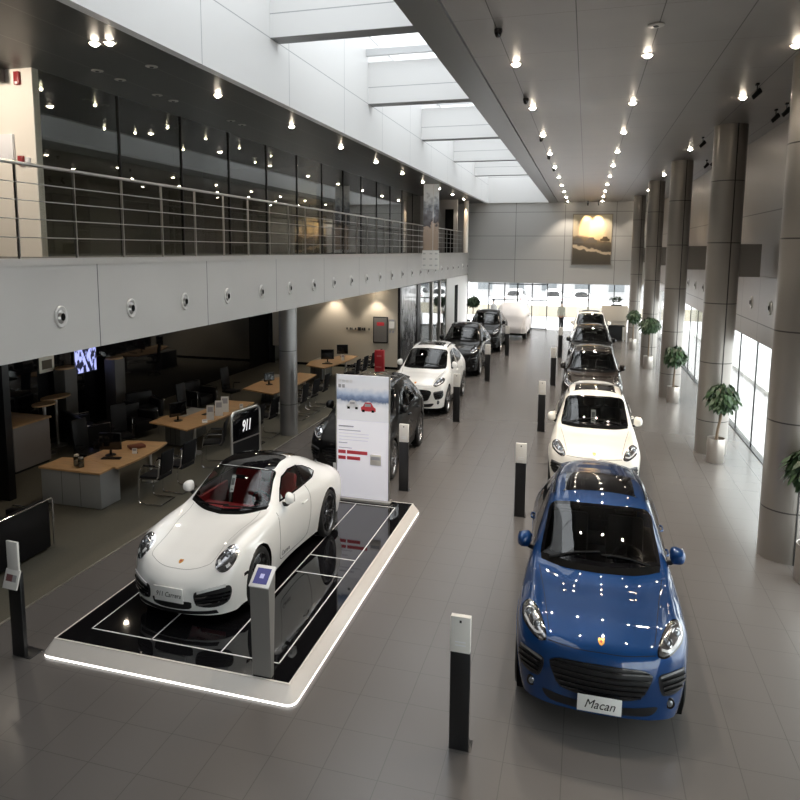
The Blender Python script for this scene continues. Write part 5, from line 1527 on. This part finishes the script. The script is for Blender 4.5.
# ---- sofa, armchairs, counter, tables, plinths
t = empty('lounge_sofa', (-9.85, 8.35, .004)); tag(t, 'black leather sofa with chrome frame at the left edge of the picture', 'sofa')
b = MB(); b.box(-.45, .42, -1.45, 1.45, .22, .48, bev=.05); b.build('seat', M_['leather'], t)
b = MB(); b.box(.25, .43, -1.46, 1.46, .04, .95, bev=.03); b.build('backrest', M_['leather'], t)
b = MB(); b.box(-.45, .25, 1.30, 1.46, .20, .72, bev=.03); b.build('armrest', M_['leather'], t)
b = MB(); b.tube([(.46, -1.50, 0), (.46, -1.50, .98), (.46, 1.50, .98), (.46, 1.50, 0)], .018, 8, fillet=.05); b.build('frame', M_['chrome'], t)
b = MB(); b.tube([(-.45, 1.48, 0), (-.45, 1.48, .74), (.45, 1.48, .74)], .014, 8, fillet=.05); b.build('arm_frame', M_['chrome'], t)
def armchair(x, y, rz, label, w=.85):
    t = empty('armchair', (x, y, .004), R(rz)); tag(t, label, 'armchair', 'black armchairs in the dark lounge corner')
    b = MB(); b.box(-w / 2 + .1, w / 2 - .1, -.38, .30, .18, .52, bev=.05); b.build('seat', M_['leather'], t)
    b = MB(); b.box(-w / 2, w / 2, .28, .42, .18, .95, bev=.04); b.build('backrest', M_['leather'], t)
    for s_ in (1, -1):
        b = MB(); b.box(s_ * w / 2 - .07, s_ * w / 2 + .07, -.38, .40, .18, .72, bev=.04); a = b.build('armrest', M_['leather'], t)
        b = MB(); b.tube([(s_ * (w / 2 + .07), -.40, 0), (s_ * (w / 2 + .07), -.40, .75), (s_ * (w / 2 + .07), .44, .75), (s_ * (w / 2 + .07), .44, 0)], .014, 8, fillet=.05); b.build('arm_frame', M_['chrome'], a)
armchair(-13.55, 15.6, 150, 'black leather armchair below the wall screen', 1.5); armchair(-12.75, 16.75, 80, 'black leather armchair between the wall screen and the long desk')
armchair(-13.6, 18.3, 60, 'black leather armchair before the dark glass wall'); armchair(-12.9, 20.4, 80, 'black leather armchair farther along the dark glass wall')
t = empty('bar_counter', (-14.0, 13.5, .004)); tag(t, 'grey counter with wood top in the dark corner behind the nearest desk', 'counter')
b = MB(); b.box(-.62, .62, -.56, .60, .06, 1.17, bev=.008); b.build('body', mk('counter_grey', (.24, .215, .205), .45), t)
b = MB(); b.box(-.66, .66, -.60, .64, 1.17, 1.22, bev=.008); b.build('worktop', M_['wood'], t)
b = MB(); b.box(-.58, .58, -.52, .56, 0, .06); b.build('plinth_base', M_['black_plastic'], t)
def hightable(x, y, label, rx, ry, h):
    t = empty('high_table', (x, y, .004)); tag(t, label, 'table', 'high tables in the dark corner')
    b = MB(); b.lathe([(.001, h - .04), (1, h - .04), (1.0, h), (.001, h)], 36); b.v = [(a * rx, c * ry, z) for a, c, z in b.v]; b.build('tabletop', M_['wood'], t, ang=50)
    b = MB(); b.cyl((0, 0, 0), (0, 0, h - .04), .045, n=14); b.cyl((0, 0, 0), (0, 0, .02), .25, n=24); b.build('leg', M_['brushed'], t)
hightable(-14.3, 15.35, 'oval high table with wood top right of the black column', .26, .50, 1.42); hightable(-14.0, 14.6, 'high table with wood top half hidden by the black column', .26, .34, 1.40)
def plinth(x, y, h, label):
    t = empty('display_plinth', (x, y, .004)); tag(t, label, 'plinth', 'grey display plinths in the dark corner')
    b = MB(); b.box(-.20, .20, -.24, .24, 0, h - .05, bev=.006); b.build('body', mk('plinth_grey', (.11, .105, .10), .5), t)
    b = MB(); b.lathe([(.001, h - .05), (1, h - .05), (1, h), (.001, h)], 28); b.v = [(a * .24, c * .30, z) for a, c, z in b.v]; b.build('cap', M_['wood'], t, ang=50)
plinth(-14.7, 16.2, 2.1, 'tall grey plinth with wooden cap below the framed picture'); plinth(-14.6, 18.25, 2.08, 'tall grey plinth with wooden cap right of the wall screen')
# screen and picture on the black wall
t = empty('wall_screen', (-14.99, 17.35, 2.10)); tag(t, 'glowing wall screen showing pale blue figures on the black wall', 'screen')
b = MB(); b.box(0, .05, -.50, .50, -.40, .40, bev=.01); b.build('housing', M_['monitor_black'], t)
sm = bpy.data.materials.new('screen_picture'); sm.use_nodes = True; nt = sm.node_tree; bb = nt.nodes['Principled BSDF']; bb.inputs['Base Color'].default_value = (.01, .01, .012, 1); bb.inputs['Roughness'].default_value = .2
tc = nt.nodes.new('ShaderNodeTexCoord'); mp = nt.nodes.new('ShaderNodeMapping'); mp.inputs['Scale'].default_value = (1, 5.5, 2.4); nz = nt.nodes.new('ShaderNodeTexNoise'); nz.inputs['Scale'].default_value = 1.5; nz.inputs['Detail'].default_value = 3
rp = nt.nodes.new('ShaderNodeValToRGB'); rp.color_ramp.elements[0].position = .47; rp.color_ramp.elements[0].color = (.01, .012, .03, 1); rp.color_ramp.elements[1].position = .54; rp.color_ramp.elements[1].color = (.42, .46, .95, 1)
nt.links.new(tc.outputs['Object'], mp.inputs[0]); nt.links.new(mp.outputs[0], nz.inputs['Vector']); nt.links.new(nz.outputs['Fac'], rp.inputs[0]); nt.links.new(rp.outputs[0], bb.inputs['Emission Color']); bb.inputs['Emission Strength'].default_value = 1.0
b = MB(); b.box(.05, .053, -.46, .46, -.36, .36); b.build('screen', sm, t, smooth=False)
t = empty('framed_picture', (-14.99, 15.8, 2.23)); tag(t, 'small picture in a pale frame on the black wall left of the screen', 'picture')
b = MB(); b.box(0, .03, -.28, .28, -.23, .23, bev=.006); b.build('frame', mk('frame_pale', (.85, .80, .68), .5), t)
b = MB(); b.box(.03, .033, -.19, .19, -.13, .13); b.build('print', mk('print_brown', (.10, .07, .04), .4), t, smooth=False)

# ---- signs on the cream wall
t = empty('notice_board', (-9.16, 29.98, 1.86)); tag(t, 'grey notice board in a dark frame with a red label on the cream wall', 'notice board')
b = MB(); b.box(-.36, .36, -.03, .02, -.62, .62, bev=.008); b.build('frame', M_['frame_dark'], t)
b = MB(); b.box(-.31, .31, -.034, -.03, -.57, .57); b.build('panel', mk('board_grey', (.19, .185, .18), .4), t, smooth=False)
b = MB(); b.box(-.17, .19, -.037, -.034, .20, .36); b.build('red_label', M_['print_red'], t, smooth=False)
t = empty('wall_notice', (-8.62, 29.98, 2.15)); tag(t, 'white notice sheet with dark heading right of the notice board', 'notice')
b = MB(); b.box(-.13, .13, -.015, .02, -.20, .22); b.build('sheet', M_['paper'], t, smooth=False); b = MB(); b.box(-.13, .13, -.018, -.015, .13, .22); b.build('heading', M_['print_grey'], t, smooth=False)
for i, x in enumerate((-8.70, -8.55)):
    o = B(x - .045, x + .045, 29.975, 30.0, 1.74, 1.85, bev=.006).build('light_switch', M_['print_grey'], None); tag(o, ('left' if i == 0 else 'right') + ' grey wall switch under the white notice sheet', 'switch', 'wall switches under the notice')
# small dark lettering, unreadable at this size, as raised blocks
t = empty('wall_lettering', (-10.27, 29.99, 1.87)); tag(t, 'row of small dark raised letters on the cream wall above the desk', 'sign')
for x, w_, h_ in ((-.58, .05, .10), (-.42, .06, .10), (-.33, .05, .10), (-.16, .07, .09), (-.02, .16, .16), (.18, .06, .12), (.27, .09, .14), (.52, .05, .10)):
    b = MB(); b.box(x, x + w_, -.03, .005, -h_ / 2, h_ / 2); b.build('letter', M_['frame_dark'], t, smooth=False)
t = empty('red_stand', (-7.9, 25.75, .004)); tag(t, 'red display box on a stand behind the black car roof', 'stand')
b = MB(); b.box(-.19, .19, -.09, .09, .62, 1.56, bev=.01); bx = b.build('box', mk('box_red', (.50, .035, .045), .4), t); b = MB(); b.box(-.10, .10, -.092, -.09, 1.30, 1.36); b.build('pale_mark', mk('mark_pink', (.62, .2, .2), .5), bx, smooth=False); b = MB(); b.box(-.14, .10, -.092, -.09, .86, .90); b.build('pale_mark', M_['mark_pink'], bx, smooth=False)
b = MB(); b.cyl((0, 0, 0), (0, 0, .62), .03, n=14); b.box(-.2, .2, -.15, .15, 0, .02); b.build('post', M_['frame_dark'], t)

# ---- black numbered sign beside the sports car
t = empty('model_sign', (-7.87, 14.48, .004), math.atan2(1.02, .20)); tag(t, 'black sign reading 911 in a rounded silver frame behind the white sports car', 'sign')
b = MB(); b.tube([(-.53, 0, 0), (-.53, 0, 1.70), (.53, 0, 1.70), (.53, 0, 0)], .035, 10, fillet=.16, fs_=8); b.build('frame', mk('silver', (.52, .51, .48), .3, .85), t)
b = MB(); b.tube([(-.51, 0, .98), (.51, 0, .98)], .02, 8); b.build('cross_bar', M_['silver'], t)
b = MB(); b.box(-.495, .495, -.02, .02, 1.0, 1.665, bev=.01); b.build('panel', M_['black_gloss'], t)
for x in (-.53, .53):
    b = MB(); b.box(x - .04, x + .04, -.28, .28, 0, .03, bev=.01); b.build('foot', M_['silver'], t)
b = MB(); b.box(-.49, .49, -.012, .012, .06, .96); b.build('lower_panel', M_['black_plastic'], t)
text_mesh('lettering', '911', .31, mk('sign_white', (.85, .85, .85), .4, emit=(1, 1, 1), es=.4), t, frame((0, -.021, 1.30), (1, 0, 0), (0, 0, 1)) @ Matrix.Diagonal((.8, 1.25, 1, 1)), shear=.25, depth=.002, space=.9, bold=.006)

# ------------------------------------------------------------------ balcony things
t = empty('balcony_railing', (-8.23, 3, 5.43)); tag(t, 'steel railing with round handrail along the balcony edge', 'railing')
def rp_(y): return (0, y - 3, 0)
b = MB(); b.tube([(0.02, 0, 1.42), (0.02, 42.8, 1.42)], .028, 12); b.build('handrail', M_['steel'], t)
for i, z in enumerate((.32, .60, .88, 1.14)):
    b = MB(); b.tube([(0.02, 0, z), (0.02, 42.8, z)], .009, 6); b.build('rail', M_['steel'], t)
for i in range(35):
    y = 4.70 + 1.2 * i - 3 - .02
    b = MB(); b.box(-.02, .02, y - .011, y + .011, 0, 1.40); b.build('post', M_['steel'], t, smooth=False)
for sgn, nm in ((1, 'hanging banner'),):
    t = empty('hanging_banner', (-7.70, 33.95, 4.60)); tag(t, 'tall picture banner hanging at the balcony edge with a white notice below', 'banner')
    hm = mat('banner_print', (.5, .5, .5), .4); nt, b_ = nodes(hm)
    tc = nt.nodes.new('ShaderNodeTexCoord'); sp = nt.nodes.new('ShaderNodeSeparateXYZ'); nt.links.new(tc.outputs['Object'], sp.inputs[0]); nz = nt.nodes.new('ShaderNodeTexNoise'); nz.inputs['Scale'].default_value = 3.2; nz.inputs['Detail'].default_value = 4; nt.links.new(tc.outputs['Object'], nz.inputs['Vector'])
    ma = nt.nodes.new('ShaderNodeMath'); ma.operation = 'MULTIPLY_ADD'; ma.inputs[1].default_value = 2.2; nt.links.new(nz.outputs['Fac'], ma.inputs[0]); nt.links.new(sp.outputs['Z'], ma.inputs[2])
    mr = nt.nodes.new('ShaderNodeMapRange'); mr.inputs['From Min'].default_value = 1.8; mr.inputs['From Max'].default_value = 6.2; nt.links.new(ma.outputs[0], mr.inputs[0])
    rp = nt.nodes.new('ShaderNodeValToRGB'); e = rp.color_ramp.elements; e[0].position = 0; e[0].color = (.40, .31, .24, 1); e[1].position = 1; e[1].color = (.80, .84, .88, 1)
    for p_, c_ in ((.32, (.36, .30, .26, 1)), (.36, (.05, .05, .06, 1)), (.50, (.14, .15, .18, 1)), (.56, (.30, .34, .40, 1)), (.68, (.74, .79, .84, 1))):
        n = e.new(p_); n.color = c_
    nt.links.new(mr.outputs[0], rp.inputs[0]); nt.links.new(rp.outputs[0], b_.inputs['Base Color'])
    for x0, x1 in ((-.40, .10), (.12, .40)):
        b = MB(); b.box(x0, x1, -.008, .008, 1.0, 4.32); b.build('printed_panel', hm, t, smooth=False)
    b = MB(); b.box(.10, .12, -.02, .02, .9, 4.325); b.build('centre_rail', M_['white_frame'], t, smooth=False)
    b = MB(); b.box(-.44, .44, -.02, .02, 0, .98); n_ = b.build('notice', M_['paper'], t, smooth=False)
    for x in (-.33, .02, .30):
        for z in (.18, .50, .78):
            b = MB(); b.box(x - .07, x + .07, -.022, -.02, z, z + .07); b.build('notice_mark', mk('mark_pale', (.55, .56, .56), .5), n_, smooth=False)
mk('alarm_red', (.28, .02, .025), .4)
# wall devices on the white balcony wall
for nm, x, z, sx, sz, m_, lab in (('alarm_sounder', -10.41, 8.75, .06, .12, 'alarm_red', 'red alarm sounder high on the white balcony wall'), ('call_point', -10.43, 7.24, .06, .09, 'alarm_red', 'red call point on the white balcony wall just above the handrail'),
                            ('wall_box', -10.82, 7.50, .24, .24, 'print_pale', 'pale grey wall box at the left edge of the white balcony wall'), ('wall_socket', -10.27, 7.22, .04, .08, 'print_pale', 'small white socket right of the red call point')):
    t = empty(nm, (x, 10.70, z)); tag(t, lab, nm.replace('_', ' '))
    b = MB(); b.box(-sx, sx, -.06, .0, -sz, sz, bev=.012); b.build('housing', M_[m_], t); b = MB(); b.box(-sx * .5, sx * .5, -.065, -.06, -sz * .9, -sz * .55); b.build('plate', M_['print_pale'], t, smooth=False)

# ---- round air jets along the fascia and the right wall
def make_jet():
    t = empty('air_jet', (0, 0, 0))
    M = Matrix.Rotation(R(90), 4, 'Y')
    b = MB(); b.lathe([(.085, .0), (.15, .0), (.15, .015), (.135, .03), (.10, .02), (.085, .0)], 28, 0, M); b.v = [(x, y * .93, z * 1.24) for x, y, z in b.v]; b.build('ring', M_['jet_white'], t, ang=50)
    b = MB(); b.lathe([(.001, .05), (.04, .05), (.085, .02), (.098, .0)], 24, 0, M); b.v = [(x, y * .93, z * 1.24) for x, y, z in b.v]; n = b.build('nozzle', M_['steel'], t, ang=50)
    b = MB(); b.lathe([(.001, .056), (.05, .056), (.05, .05)], 20, 0, M); b.v = [(x, y * .93, z * 1.24) for x, y, z in b.v]; b.build('opening', M_['black'], n)
    return t
mk('jet_white', (.66, .65, .63), .35, .2)
jet0 = None
def jet(x, y, z, rz, label, group):
    global jet0
    if jet0 is None: jet0 = make_jet(); c = jet0
    else: c = copy_tree(jet0)
    c.location = (x, y, z); c.rotation_euler.z = R(rz); tag(c, label, 'air vent', group)
for i in range(23):
    jet(XL, 9.04 + 1.775 * i, 4.475, 0, 'round air nozzle on the balcony front, %s from the left' % ORD[i], 'round air nozzles on the balcony front')
n = 0
for i in range(12):
    y = 19.64 + 2.12 * i
    jet(XR, y, 4.14, 180, 'round air nozzle on the right wall, %s from the camera' % ORD[i], 'round air nozzles on the right wall')

# ------------------------------------------------------------------ lamps
WARM = (1.0, .87, .72)
mk('lamp_glow', (1, .9, .8), .5, emit=(1.0, .86, .68), es=GLOW)
mk('lamp_trim', (.45, .43, .40), .4, .3)
spot_data = {}
def lamp_data(kind, energy, size, col):
    key = (kind, energy, size)
    if key not in spot_data:
        l = bpy.data.lights.new('lamp', 'SPOT'); l.energy = energy; l.spot_size = R(size); l.spot_blend = .6; l.color = col; l.shadow_soft_size = .07
        spot_data[key] = l
    return spot_data[key]
def make_down():
    t = empty('downlight', (0, 0, 0))
    b = MB(); b.lathe([(.075, 0), (.10, 0), (.105, -.012), (.08, -.014), (.075, 0)], 24); b.build('trim_ring', M_['lamp_trim'], t, ang=50)
    b = MB(); b.lathe([(.001, -.055), (.03, -.05), (.055, -.036), (.07, -.015), (.072, -.002)], 20); b.build('lamp_bulb', M_['lamp_glow'], t)
    return t
down0 = None
def down(x, y, z, label, group, energy, size=100, col=WARM, sc=1.0, aim=None):
    global down0
    if down0 is None: down0 = make_down(); c = down0
    else: c = copy_tree(down0)
    c.location = (x, y, z - .003); c.scale = (sc, sc, 1); tag(c, label, 'lamp', group)
    if energy:
        l = bpy.data.objects.new('lamp', lamp_data('d', energy, size, col)); COL.objects.link(l); l.location = (x, y, z - .16)
        if aim is not None: l.rotation_euler = Vector(aim).to_track_quat('-Z', 'Y').to_euler()
    return c
for nm, x, e_ in (('in the row nearest the skylight', -1.35, P_AISLE), ('in the middle ceiling row', .87, P_AISLE), ('in the row above the columns', 3.13, P_COL)):
    k = 0
    for i in range(-1, 10):
        y = 12.68 + 3.88 * i
        if y > 48: continue
        if x > 3 and i in (2, 4, 6, 8): continue
        seen = i >= 0
        if seen: lab = 'round ceiling downlight %s, %s in view from the camera' % (nm, ORD[k]); k += 1
        else: lab = 'round ceiling downlight %s, %s' % (nm, 'next to the entrance one' if i == -1 else 'nearest the entrance')
        down(x, y, CE, lab, 'downlights ' + nm, e_)
for i in range(0, 10):
    y = 9.72 + 3.85 * i
    down(-7.88, y, CE, ('round downlight under the balcony roof edge, %s in view from the left' % ORD[i] if i >= 0 else 'round downlight under the balcony roof edge, left of all those in view'), 'downlights under the balcony roof edge', P_SOFF, sc=1.0)
    if i == 0: down(-7.62, 9.75, CE, 'round downlight paired with the nearest one under the balcony roof edge', 'downlights under the balcony roof edge', 0)
for i, (x, y) in enumerate(((-11.18, 12.08), (-12.53, 13.4), (-11.17, 13.7), (-13.1, 16.4), (-11.28, 16.7), (-12.7, 17.2), (-11.25, 18.6), (-13.2, 20.4), (-11.16, 20.5), (-11.0, 22.5), (-12.4, 24.0), (-11.2, 25.2)) and sorted(((-11.18, 12.08), (-12.53, 13.4), (-11.17, 13.7), (-13.1, 16.4), (-11.28, 16.7), (-12.7, 17.2), (-11.25, 18.6), (-13.2, 20.4), (-11.16, 20.5), (-11.0, 22.5), (-12.4, 24.0), (-11.2, 25.2)), key=lambda q: q[0] / q[1])):
    down(x, y, CE, 'small lamp in the dark room behind the balcony glass, %s from the left' % ORD[i], 'lamps in the dark room behind the balcony glass', 60, 130, sc=.45)
down(-10.9, 8.2, CE, 'added downlight out of view, lighting the white balcony wall', 'downlights under the balcony roof edge', 260, 110, WARM, 1.0, (0.1, 1.2, -.9))  # unseen lamp added and aimed to brighten the white balcony wall
for i, (x, y) in enumerate(((-11.42, 29.55), (-9.35, 29.55))):
    down(x, y, 3.85, ('left' if i == 0 else 'right') + ' downlight washing the cream lounge wall', 'downlights washing the cream lounge wall', P_WASH, 90, sc=.9)
for i, y in enumerate((9.6, 13.0, 16.4, 19.8, 23.2, 26.6)):
    down(-10.4, y, 3.85, 'lounge ceiling downlight above the desks, %s from the camera' % ORD[i], 'lounge ceiling downlights above the desks', P_LOUNGE, 120, sc=.7)
# spot heads near the columns, detectors and discs in the ceiling
def make_head():
    t = empty('spot_head', (0, 0, 0))
    b = MB(); b.box(-.04, .04, -.07, .07, -.04, 0, bev=.01); b.build('base', M_['black_plastic'], t)
    b = MB(); b.tube([(0, 0, -.04), (0, 0, -.14)], .012, 6); b.build('arm', M_['black_plastic'], t)
    M = Matrix.Translation((0, 0, -.20)) @ Matrix.Rotation(R(50), 4, 'Y')
    b = MB(); b.lathe([(.001, -.13), (.05, -.12), (.065, .10), (.058, .11), (.05, .06), (.001, .05)], 20, 0, M); h = b.build('head', M_['black_plastic'], t, ang=50)
    b = MB(); b.lathe([(.001, .085), (.055, .085)], 20, 0, M); b.build('lens', M_['chrome'], h, smooth=False)
    return t
hd0 = None
for i, (x, y, rz, lab) in enumerate(((3.14, 15.3, 0, 'black spot head on the column row ceiling left of the nearest column'), (3.15, 21.9, 0, 'black spot head left of the second column top'),
        (4.15, 18.1, 0, 'pale spot head by the right wall, nearer of the first pair'), (4.2, 17.4, 0, 'dark spot head by the right wall, right one of the first pair'),
        (4.1, 27.3, 0, 'left spot head of the pair behind the second column'), (4.2, 26.6, 0, 'right spot head of the pair behind the second column'),
        (-.03, 47.6, 90, 'left black spot head above the far wall picture'), (.66, 47.6, 90, 'right black spot head above the far wall picture'))):
    if hd0 is None: hd0 = make_head(); c = hd0
    else: c = copy_tree(hd0)
    c.location = (x, y, CE); c.rotation_euler.z = R(rz); c.scale = (.8, .8, 1.0); tag(c, lab, 'spotlight', 'black spot heads under the ceiling')
for x in (-.03, .66):
    l = bpy.data.objects.new('lamp', lamp_data('p', P_PIC, 42, (1, .66, .34))); COL.objects.link(l); l.location = (x, 47.75, CE - .35); l.rotation_euler = Vector((0, .80, -1.15)).to_track_quat('-Z', 'Y').to_euler()
l = bpy.data.objects.new('lamp', lamp_data('q', P_PIC * .5, 30, (1, .74, .5))); COL.objects.link(l); l.location = (-7.98, 45.6, CE - .1); l.rotation_euler = Vector((0, .36, -1.6)).to_track_quat('-Z', 'Y').to_euler()
def disc(nm, x, y, r, h, m_, lab, cat, grp=None):
    t = empty(nm, (x, y, CE)); tag(t, lab, cat, grp)
    b = MB(); b.lathe([(.001, 0), (r, 0), (r, -h * .5), (r * .8, -h), (.001, -h)], 28); b.build('cover', M_[m_], t, ang=40)
    b = MB(); b.lathe([(.001, -h - .01), (r * .3, -h - .01), (r * .35, -h)], 16); b.build('centre', M_['frame_dark'], t)
disc('ceiling_speaker', .86, 11.1, .12, .02, 'lamp_trim', 'pale round speaker disc between the first lamps of the middle ceiling row', 'speaker')
for i, y in enumerate((10.7, 15.55, 20.9, 25.0, 28.7)):
    t = empty('ceiling_camera', (-1.42, y, CE)); tag(t, 'dark dome camera by the skylight lamp row, %s from the camera' % ORD[i], 'camera', 'dome cameras by the skylight lamp row')
    b = MB(); b.lathe([(.001, 0), (.06, 0), (.06, -.06), (.001, -.06)], 24); b.build('mount', M_['frame_dark'], t, ang=40)
    b = MB(); b.lathe([(.055, -.06), (.045, -.10), (.025, -.12), (.001, -.125)], 24); b.build('dome', M_['black_gloss'], t)
for i, (x, y) in enumerate(((-7.86, 11.2), (-9.05, 11.2), (-9.08, 11.9), (-9.18, 13.25), (-9.18, 13.85), (-9.1, 16.3), (-9.1, 16.9)) and sorted(((-7.86, 11.2), (-9.05, 11.2), (-9.08, 11.9), (-9.18, 13.25), (-9.18, 13.85), (-9.1, 16.3), (-9.1, 16.9)), key=lambda q: q[0] / q[1])):
    disc('ceiling_disc', x, y, .11, .015, 'lamp_trim', 'pale round disc in the dark balcony ceiling, %s from the left' % ORD[i], 'ceiling disc', 'pale discs in the dark balcony ceiling')

# ---- picture on the far wall
t = empty('wall_picture', (.33, YE - .004, 6.38)); tag(t, 'large framed picture of a sunlit road on the far wall lit from above', 'picture')
b = MB(); b.box(-1.33, 1.33, -.06, 0, -1.75, 1.75, bev=.01); b.build('frame', mk('frame_brown', (.26, .23, .20), .4), t)
pm2 = mat('picture_print', (.3, .25, .2), .35); nt, b_ = nodes(pm2)
tc = nt.nodes.new('ShaderNodeTexCoord'); sp = nt.nodes.new('ShaderNodeSeparateXYZ'); nt.links.new(tc.outputs['Object'], sp.inputs[0]); nz = nt.nodes.new('ShaderNodeTexNoise'); nz.inputs['Scale'].default_value = 2.2; nz.inputs['Detail'].default_value = 5; nt.links.new(tc.outputs['Object'], nz.inputs['Vector'])
ma = nt.nodes.new('ShaderNodeMath'); ma.operation = 'MULTIPLY_ADD'; ma.inputs[1].default_value = .5; nt.links.new(nz.outputs['Fac'], ma.inputs[0]); nt.links.new(sp.outputs['Z'], ma.inputs[2])
m2 = nt.nodes.new('ShaderNodeMath'); m2.operation = 'MULTIPLY_ADD'; m2.inputs[1].default_value = .22; nt.links.new(sp.outputs['X'], m2.inputs[0]); nt.links.new(ma.outputs[0], m2.inputs[2])
mr = nt.nodes.new('ShaderNodeMapRange'); mr.inputs['From Min'].default_value = -1.5; mr.inputs['From Max'].default_value = 2.0; nt.links.new(m2.outputs[0], mr.inputs[0])
rp = nt.nodes.new('ShaderNodeValToRGB'); e = rp.color_ramp.elements; e[0].position = 0; e[0].color = (.075, .065, .05, 1); e[1].position = 1; e[1].color = (.55, .50, .36, 1)
for p_, c_ in ((.26, (.09, .075, .055, 1)), (.275, (.50, .40, .28, 1)), (.315, (.45, .36, .25, 1)), (.33, (.06, .05, .04, 1)), (.46, (.12, .10, .07, 1)), (.50, (.16, .12, .08, 1)), (.54, (.50, .40, .26, 1))):
    n = e.new(p_); n.color = c_
nt.links.new(mr.outputs[0], rp.inputs[0]); nt.links.new(rp.outputs[0], b_.inputs['Base Color'])
b = MB(); b.box(-1.27, 1.27, -.066, -.06, -1.69, 1.69); pc = b.build('print', pm2, t, smooth=False)
for x, z, s_ in ((-.85, -.25, 1.0), (-.05, -.22, 1.1), (.85, -.10, .9)):
    P = [(-.34, 0), (-.35, .16), (-.2, .2), (-.12, .34), (.14, .34), (.22, .2), (.35, .15), (.34, 0)]; n = len(P)
    b = MB(); b.v = [(x + p * s_, -.070, z + q * s_) for p, q in P] + [(x + p * s_, -.066, z + q * s_) for p, q in P]
    b.f = [tuple(range(n)), tuple(range(2 * n - 1, n - 1, -1))] + [(i, (i + 1) % n, n + (i + 1) % n, n + i) for i in range(n)]; b.m = [0] * len(b.f)
    b.build('pictured_car', mk('pictured_grey', (.10, .09, .08), .4) if s_ > .95 else M_['print_brown'], pc, smooth=False)

# ------------------------------------------------------------------ outside
GO = 'white cars parked outside the far windows'
for x, y, rz, lab in ((-6.4, 66, 88, 'white car outside behind the glass doors, leftmost of the parked ones'), (-2.9, 66.5, 92, 'white car outside, middle one of those parked beyond the far windows'), (-.3, 66.5, 90, 'white car outside, rightmost of those parked beyond the far windows')):
    c = copy_tree(suv, None, {BL: M_['paint_white']}); c.location = (x, y, -.14); c.rotation_euler.z = R(180 + (rz - 90)); tag(c, lab, 'car', GO)
    for k in list(kids(c)):
        if k.name.startswith('number_plate'):
            for q in kids(k): bpy.data.objects.remove(q)
bl = empty('building', (2, 84, -.14)); tag(bl, 'grey building with rows of windows beyond the far glazing', 'building')
b = MB(); b.box(-16, 20, 0, 8, 0, 16); b.build('wall', mk('facade', (.25, .25, .25), .8), bl, smooth=False)
for i in range(9):
    for z in (.8, 4.6, 8.4):
        b = MB(); b.box(-15 + i * 3.9, -13 + i * 3.9, -.06, .02, z, z + 2.4); w_ = b.build('window', M_['cabinet_grey'], bl, smooth=False)
        b = MB(); b.box(-14.9 + i * 3.9, -13.1 + i * 3.9, -.08, -.06, z + .1, z + 2.3); b.build('pane', mk('pane_grey', (.09, .10, .105), .3) if 'pane_grey' not in M_ else M_['pane_grey'], w_, smooth=False)
# ------------------------------------------------------------------ light, sky, camera
w = bpy.data.worlds.new('overcast sky'); S.world = w; w.use_nodes = True
bg = w.node_tree.nodes['Background']; bg.inputs[0].default_value = (.97, .985, 1.0, 1); bg.inputs[1].default_value = SKY
def portal(loc, rot, sx, sy):
    l = bpy.data.lights.new('sky_portal', 'AREA'); l.shape = 'RECTANGLE'; l.size = sx; l.size_y = sy
    l.cycles.is_portal = True
    o = bpy.data.objects.new('sky_portal', l); link(o); o.location = loc; o.rotation_euler = rot
portal((-4.745, 22.3, WT + .05), (0, 0, 0), 4.3, 52.6)
portal((XR + .2, 21, 1.55), (0, R(90), 0), 3.1, 50)
portal((-1.8, YE + .3, 1.65), (R(-90), 0, 0), 13, 3.3)
cam = bpy.data.cameras.new('camera'); co = bpy.data.objects.new('camera', cam); link(co)
cam.sensor_fit = 'HORIZONTAL'; cam.sensor_width = 36
f_, cx_, cy_ = 672.133, 394.87, 333.016
cam.lens = 36 * f_ / 800; cam.shift_x = (400 - cx_) / 800; cam.shift_y = (cy_ - 400) / 800
yaw, pit, rol = R(15.7586), R(7.0631), R(-.3667)
fwd = Vector((-math.sin(yaw) * math.cos(pit), math.cos(yaw) * math.cos(pit), -math.sin(pit)))
rt = Vector((math.cos(yaw), math.sin(yaw), 0)); dn = fwd.cross(rt)
r2 = rt * math.cos(rol) + dn * math.sin(rol); d2 = dn * math.cos(rol) - rt * math.sin(rol)
co.matrix_world = Matrix(((r2.x, -d2.x, -fwd.x, 0), (r2.y, -d2.y, -fwd.y, 0), (r2.z, -d2.z, -fwd.z, 5.6), (0, 0, 0, 1)))
cam.clip_end = 300
S.camera = co
S.view_settings.view_transform = 'Standard'; S.view_settings.look = 'None'; S.view_settings.gamma = 1
S.view_settings.exposure = EXPO; S.view_settings.use_curve_mapping = False
S.cycles.use_denoising = True
S.cycles.max_bounces = 10; S.cycles.diffuse_bounces = 5; S.cycles.glossy_bounces = 5; S.cycles.transparent_max_bounces = 24; S.cycles.transmission_bounces = 6
S.cycles.sample_clamp_indirect = 6; S.cycles.caustics_reflective = False; S.cycles.caustics_refractive = False
S.cycles.blur_glossy = 1.0
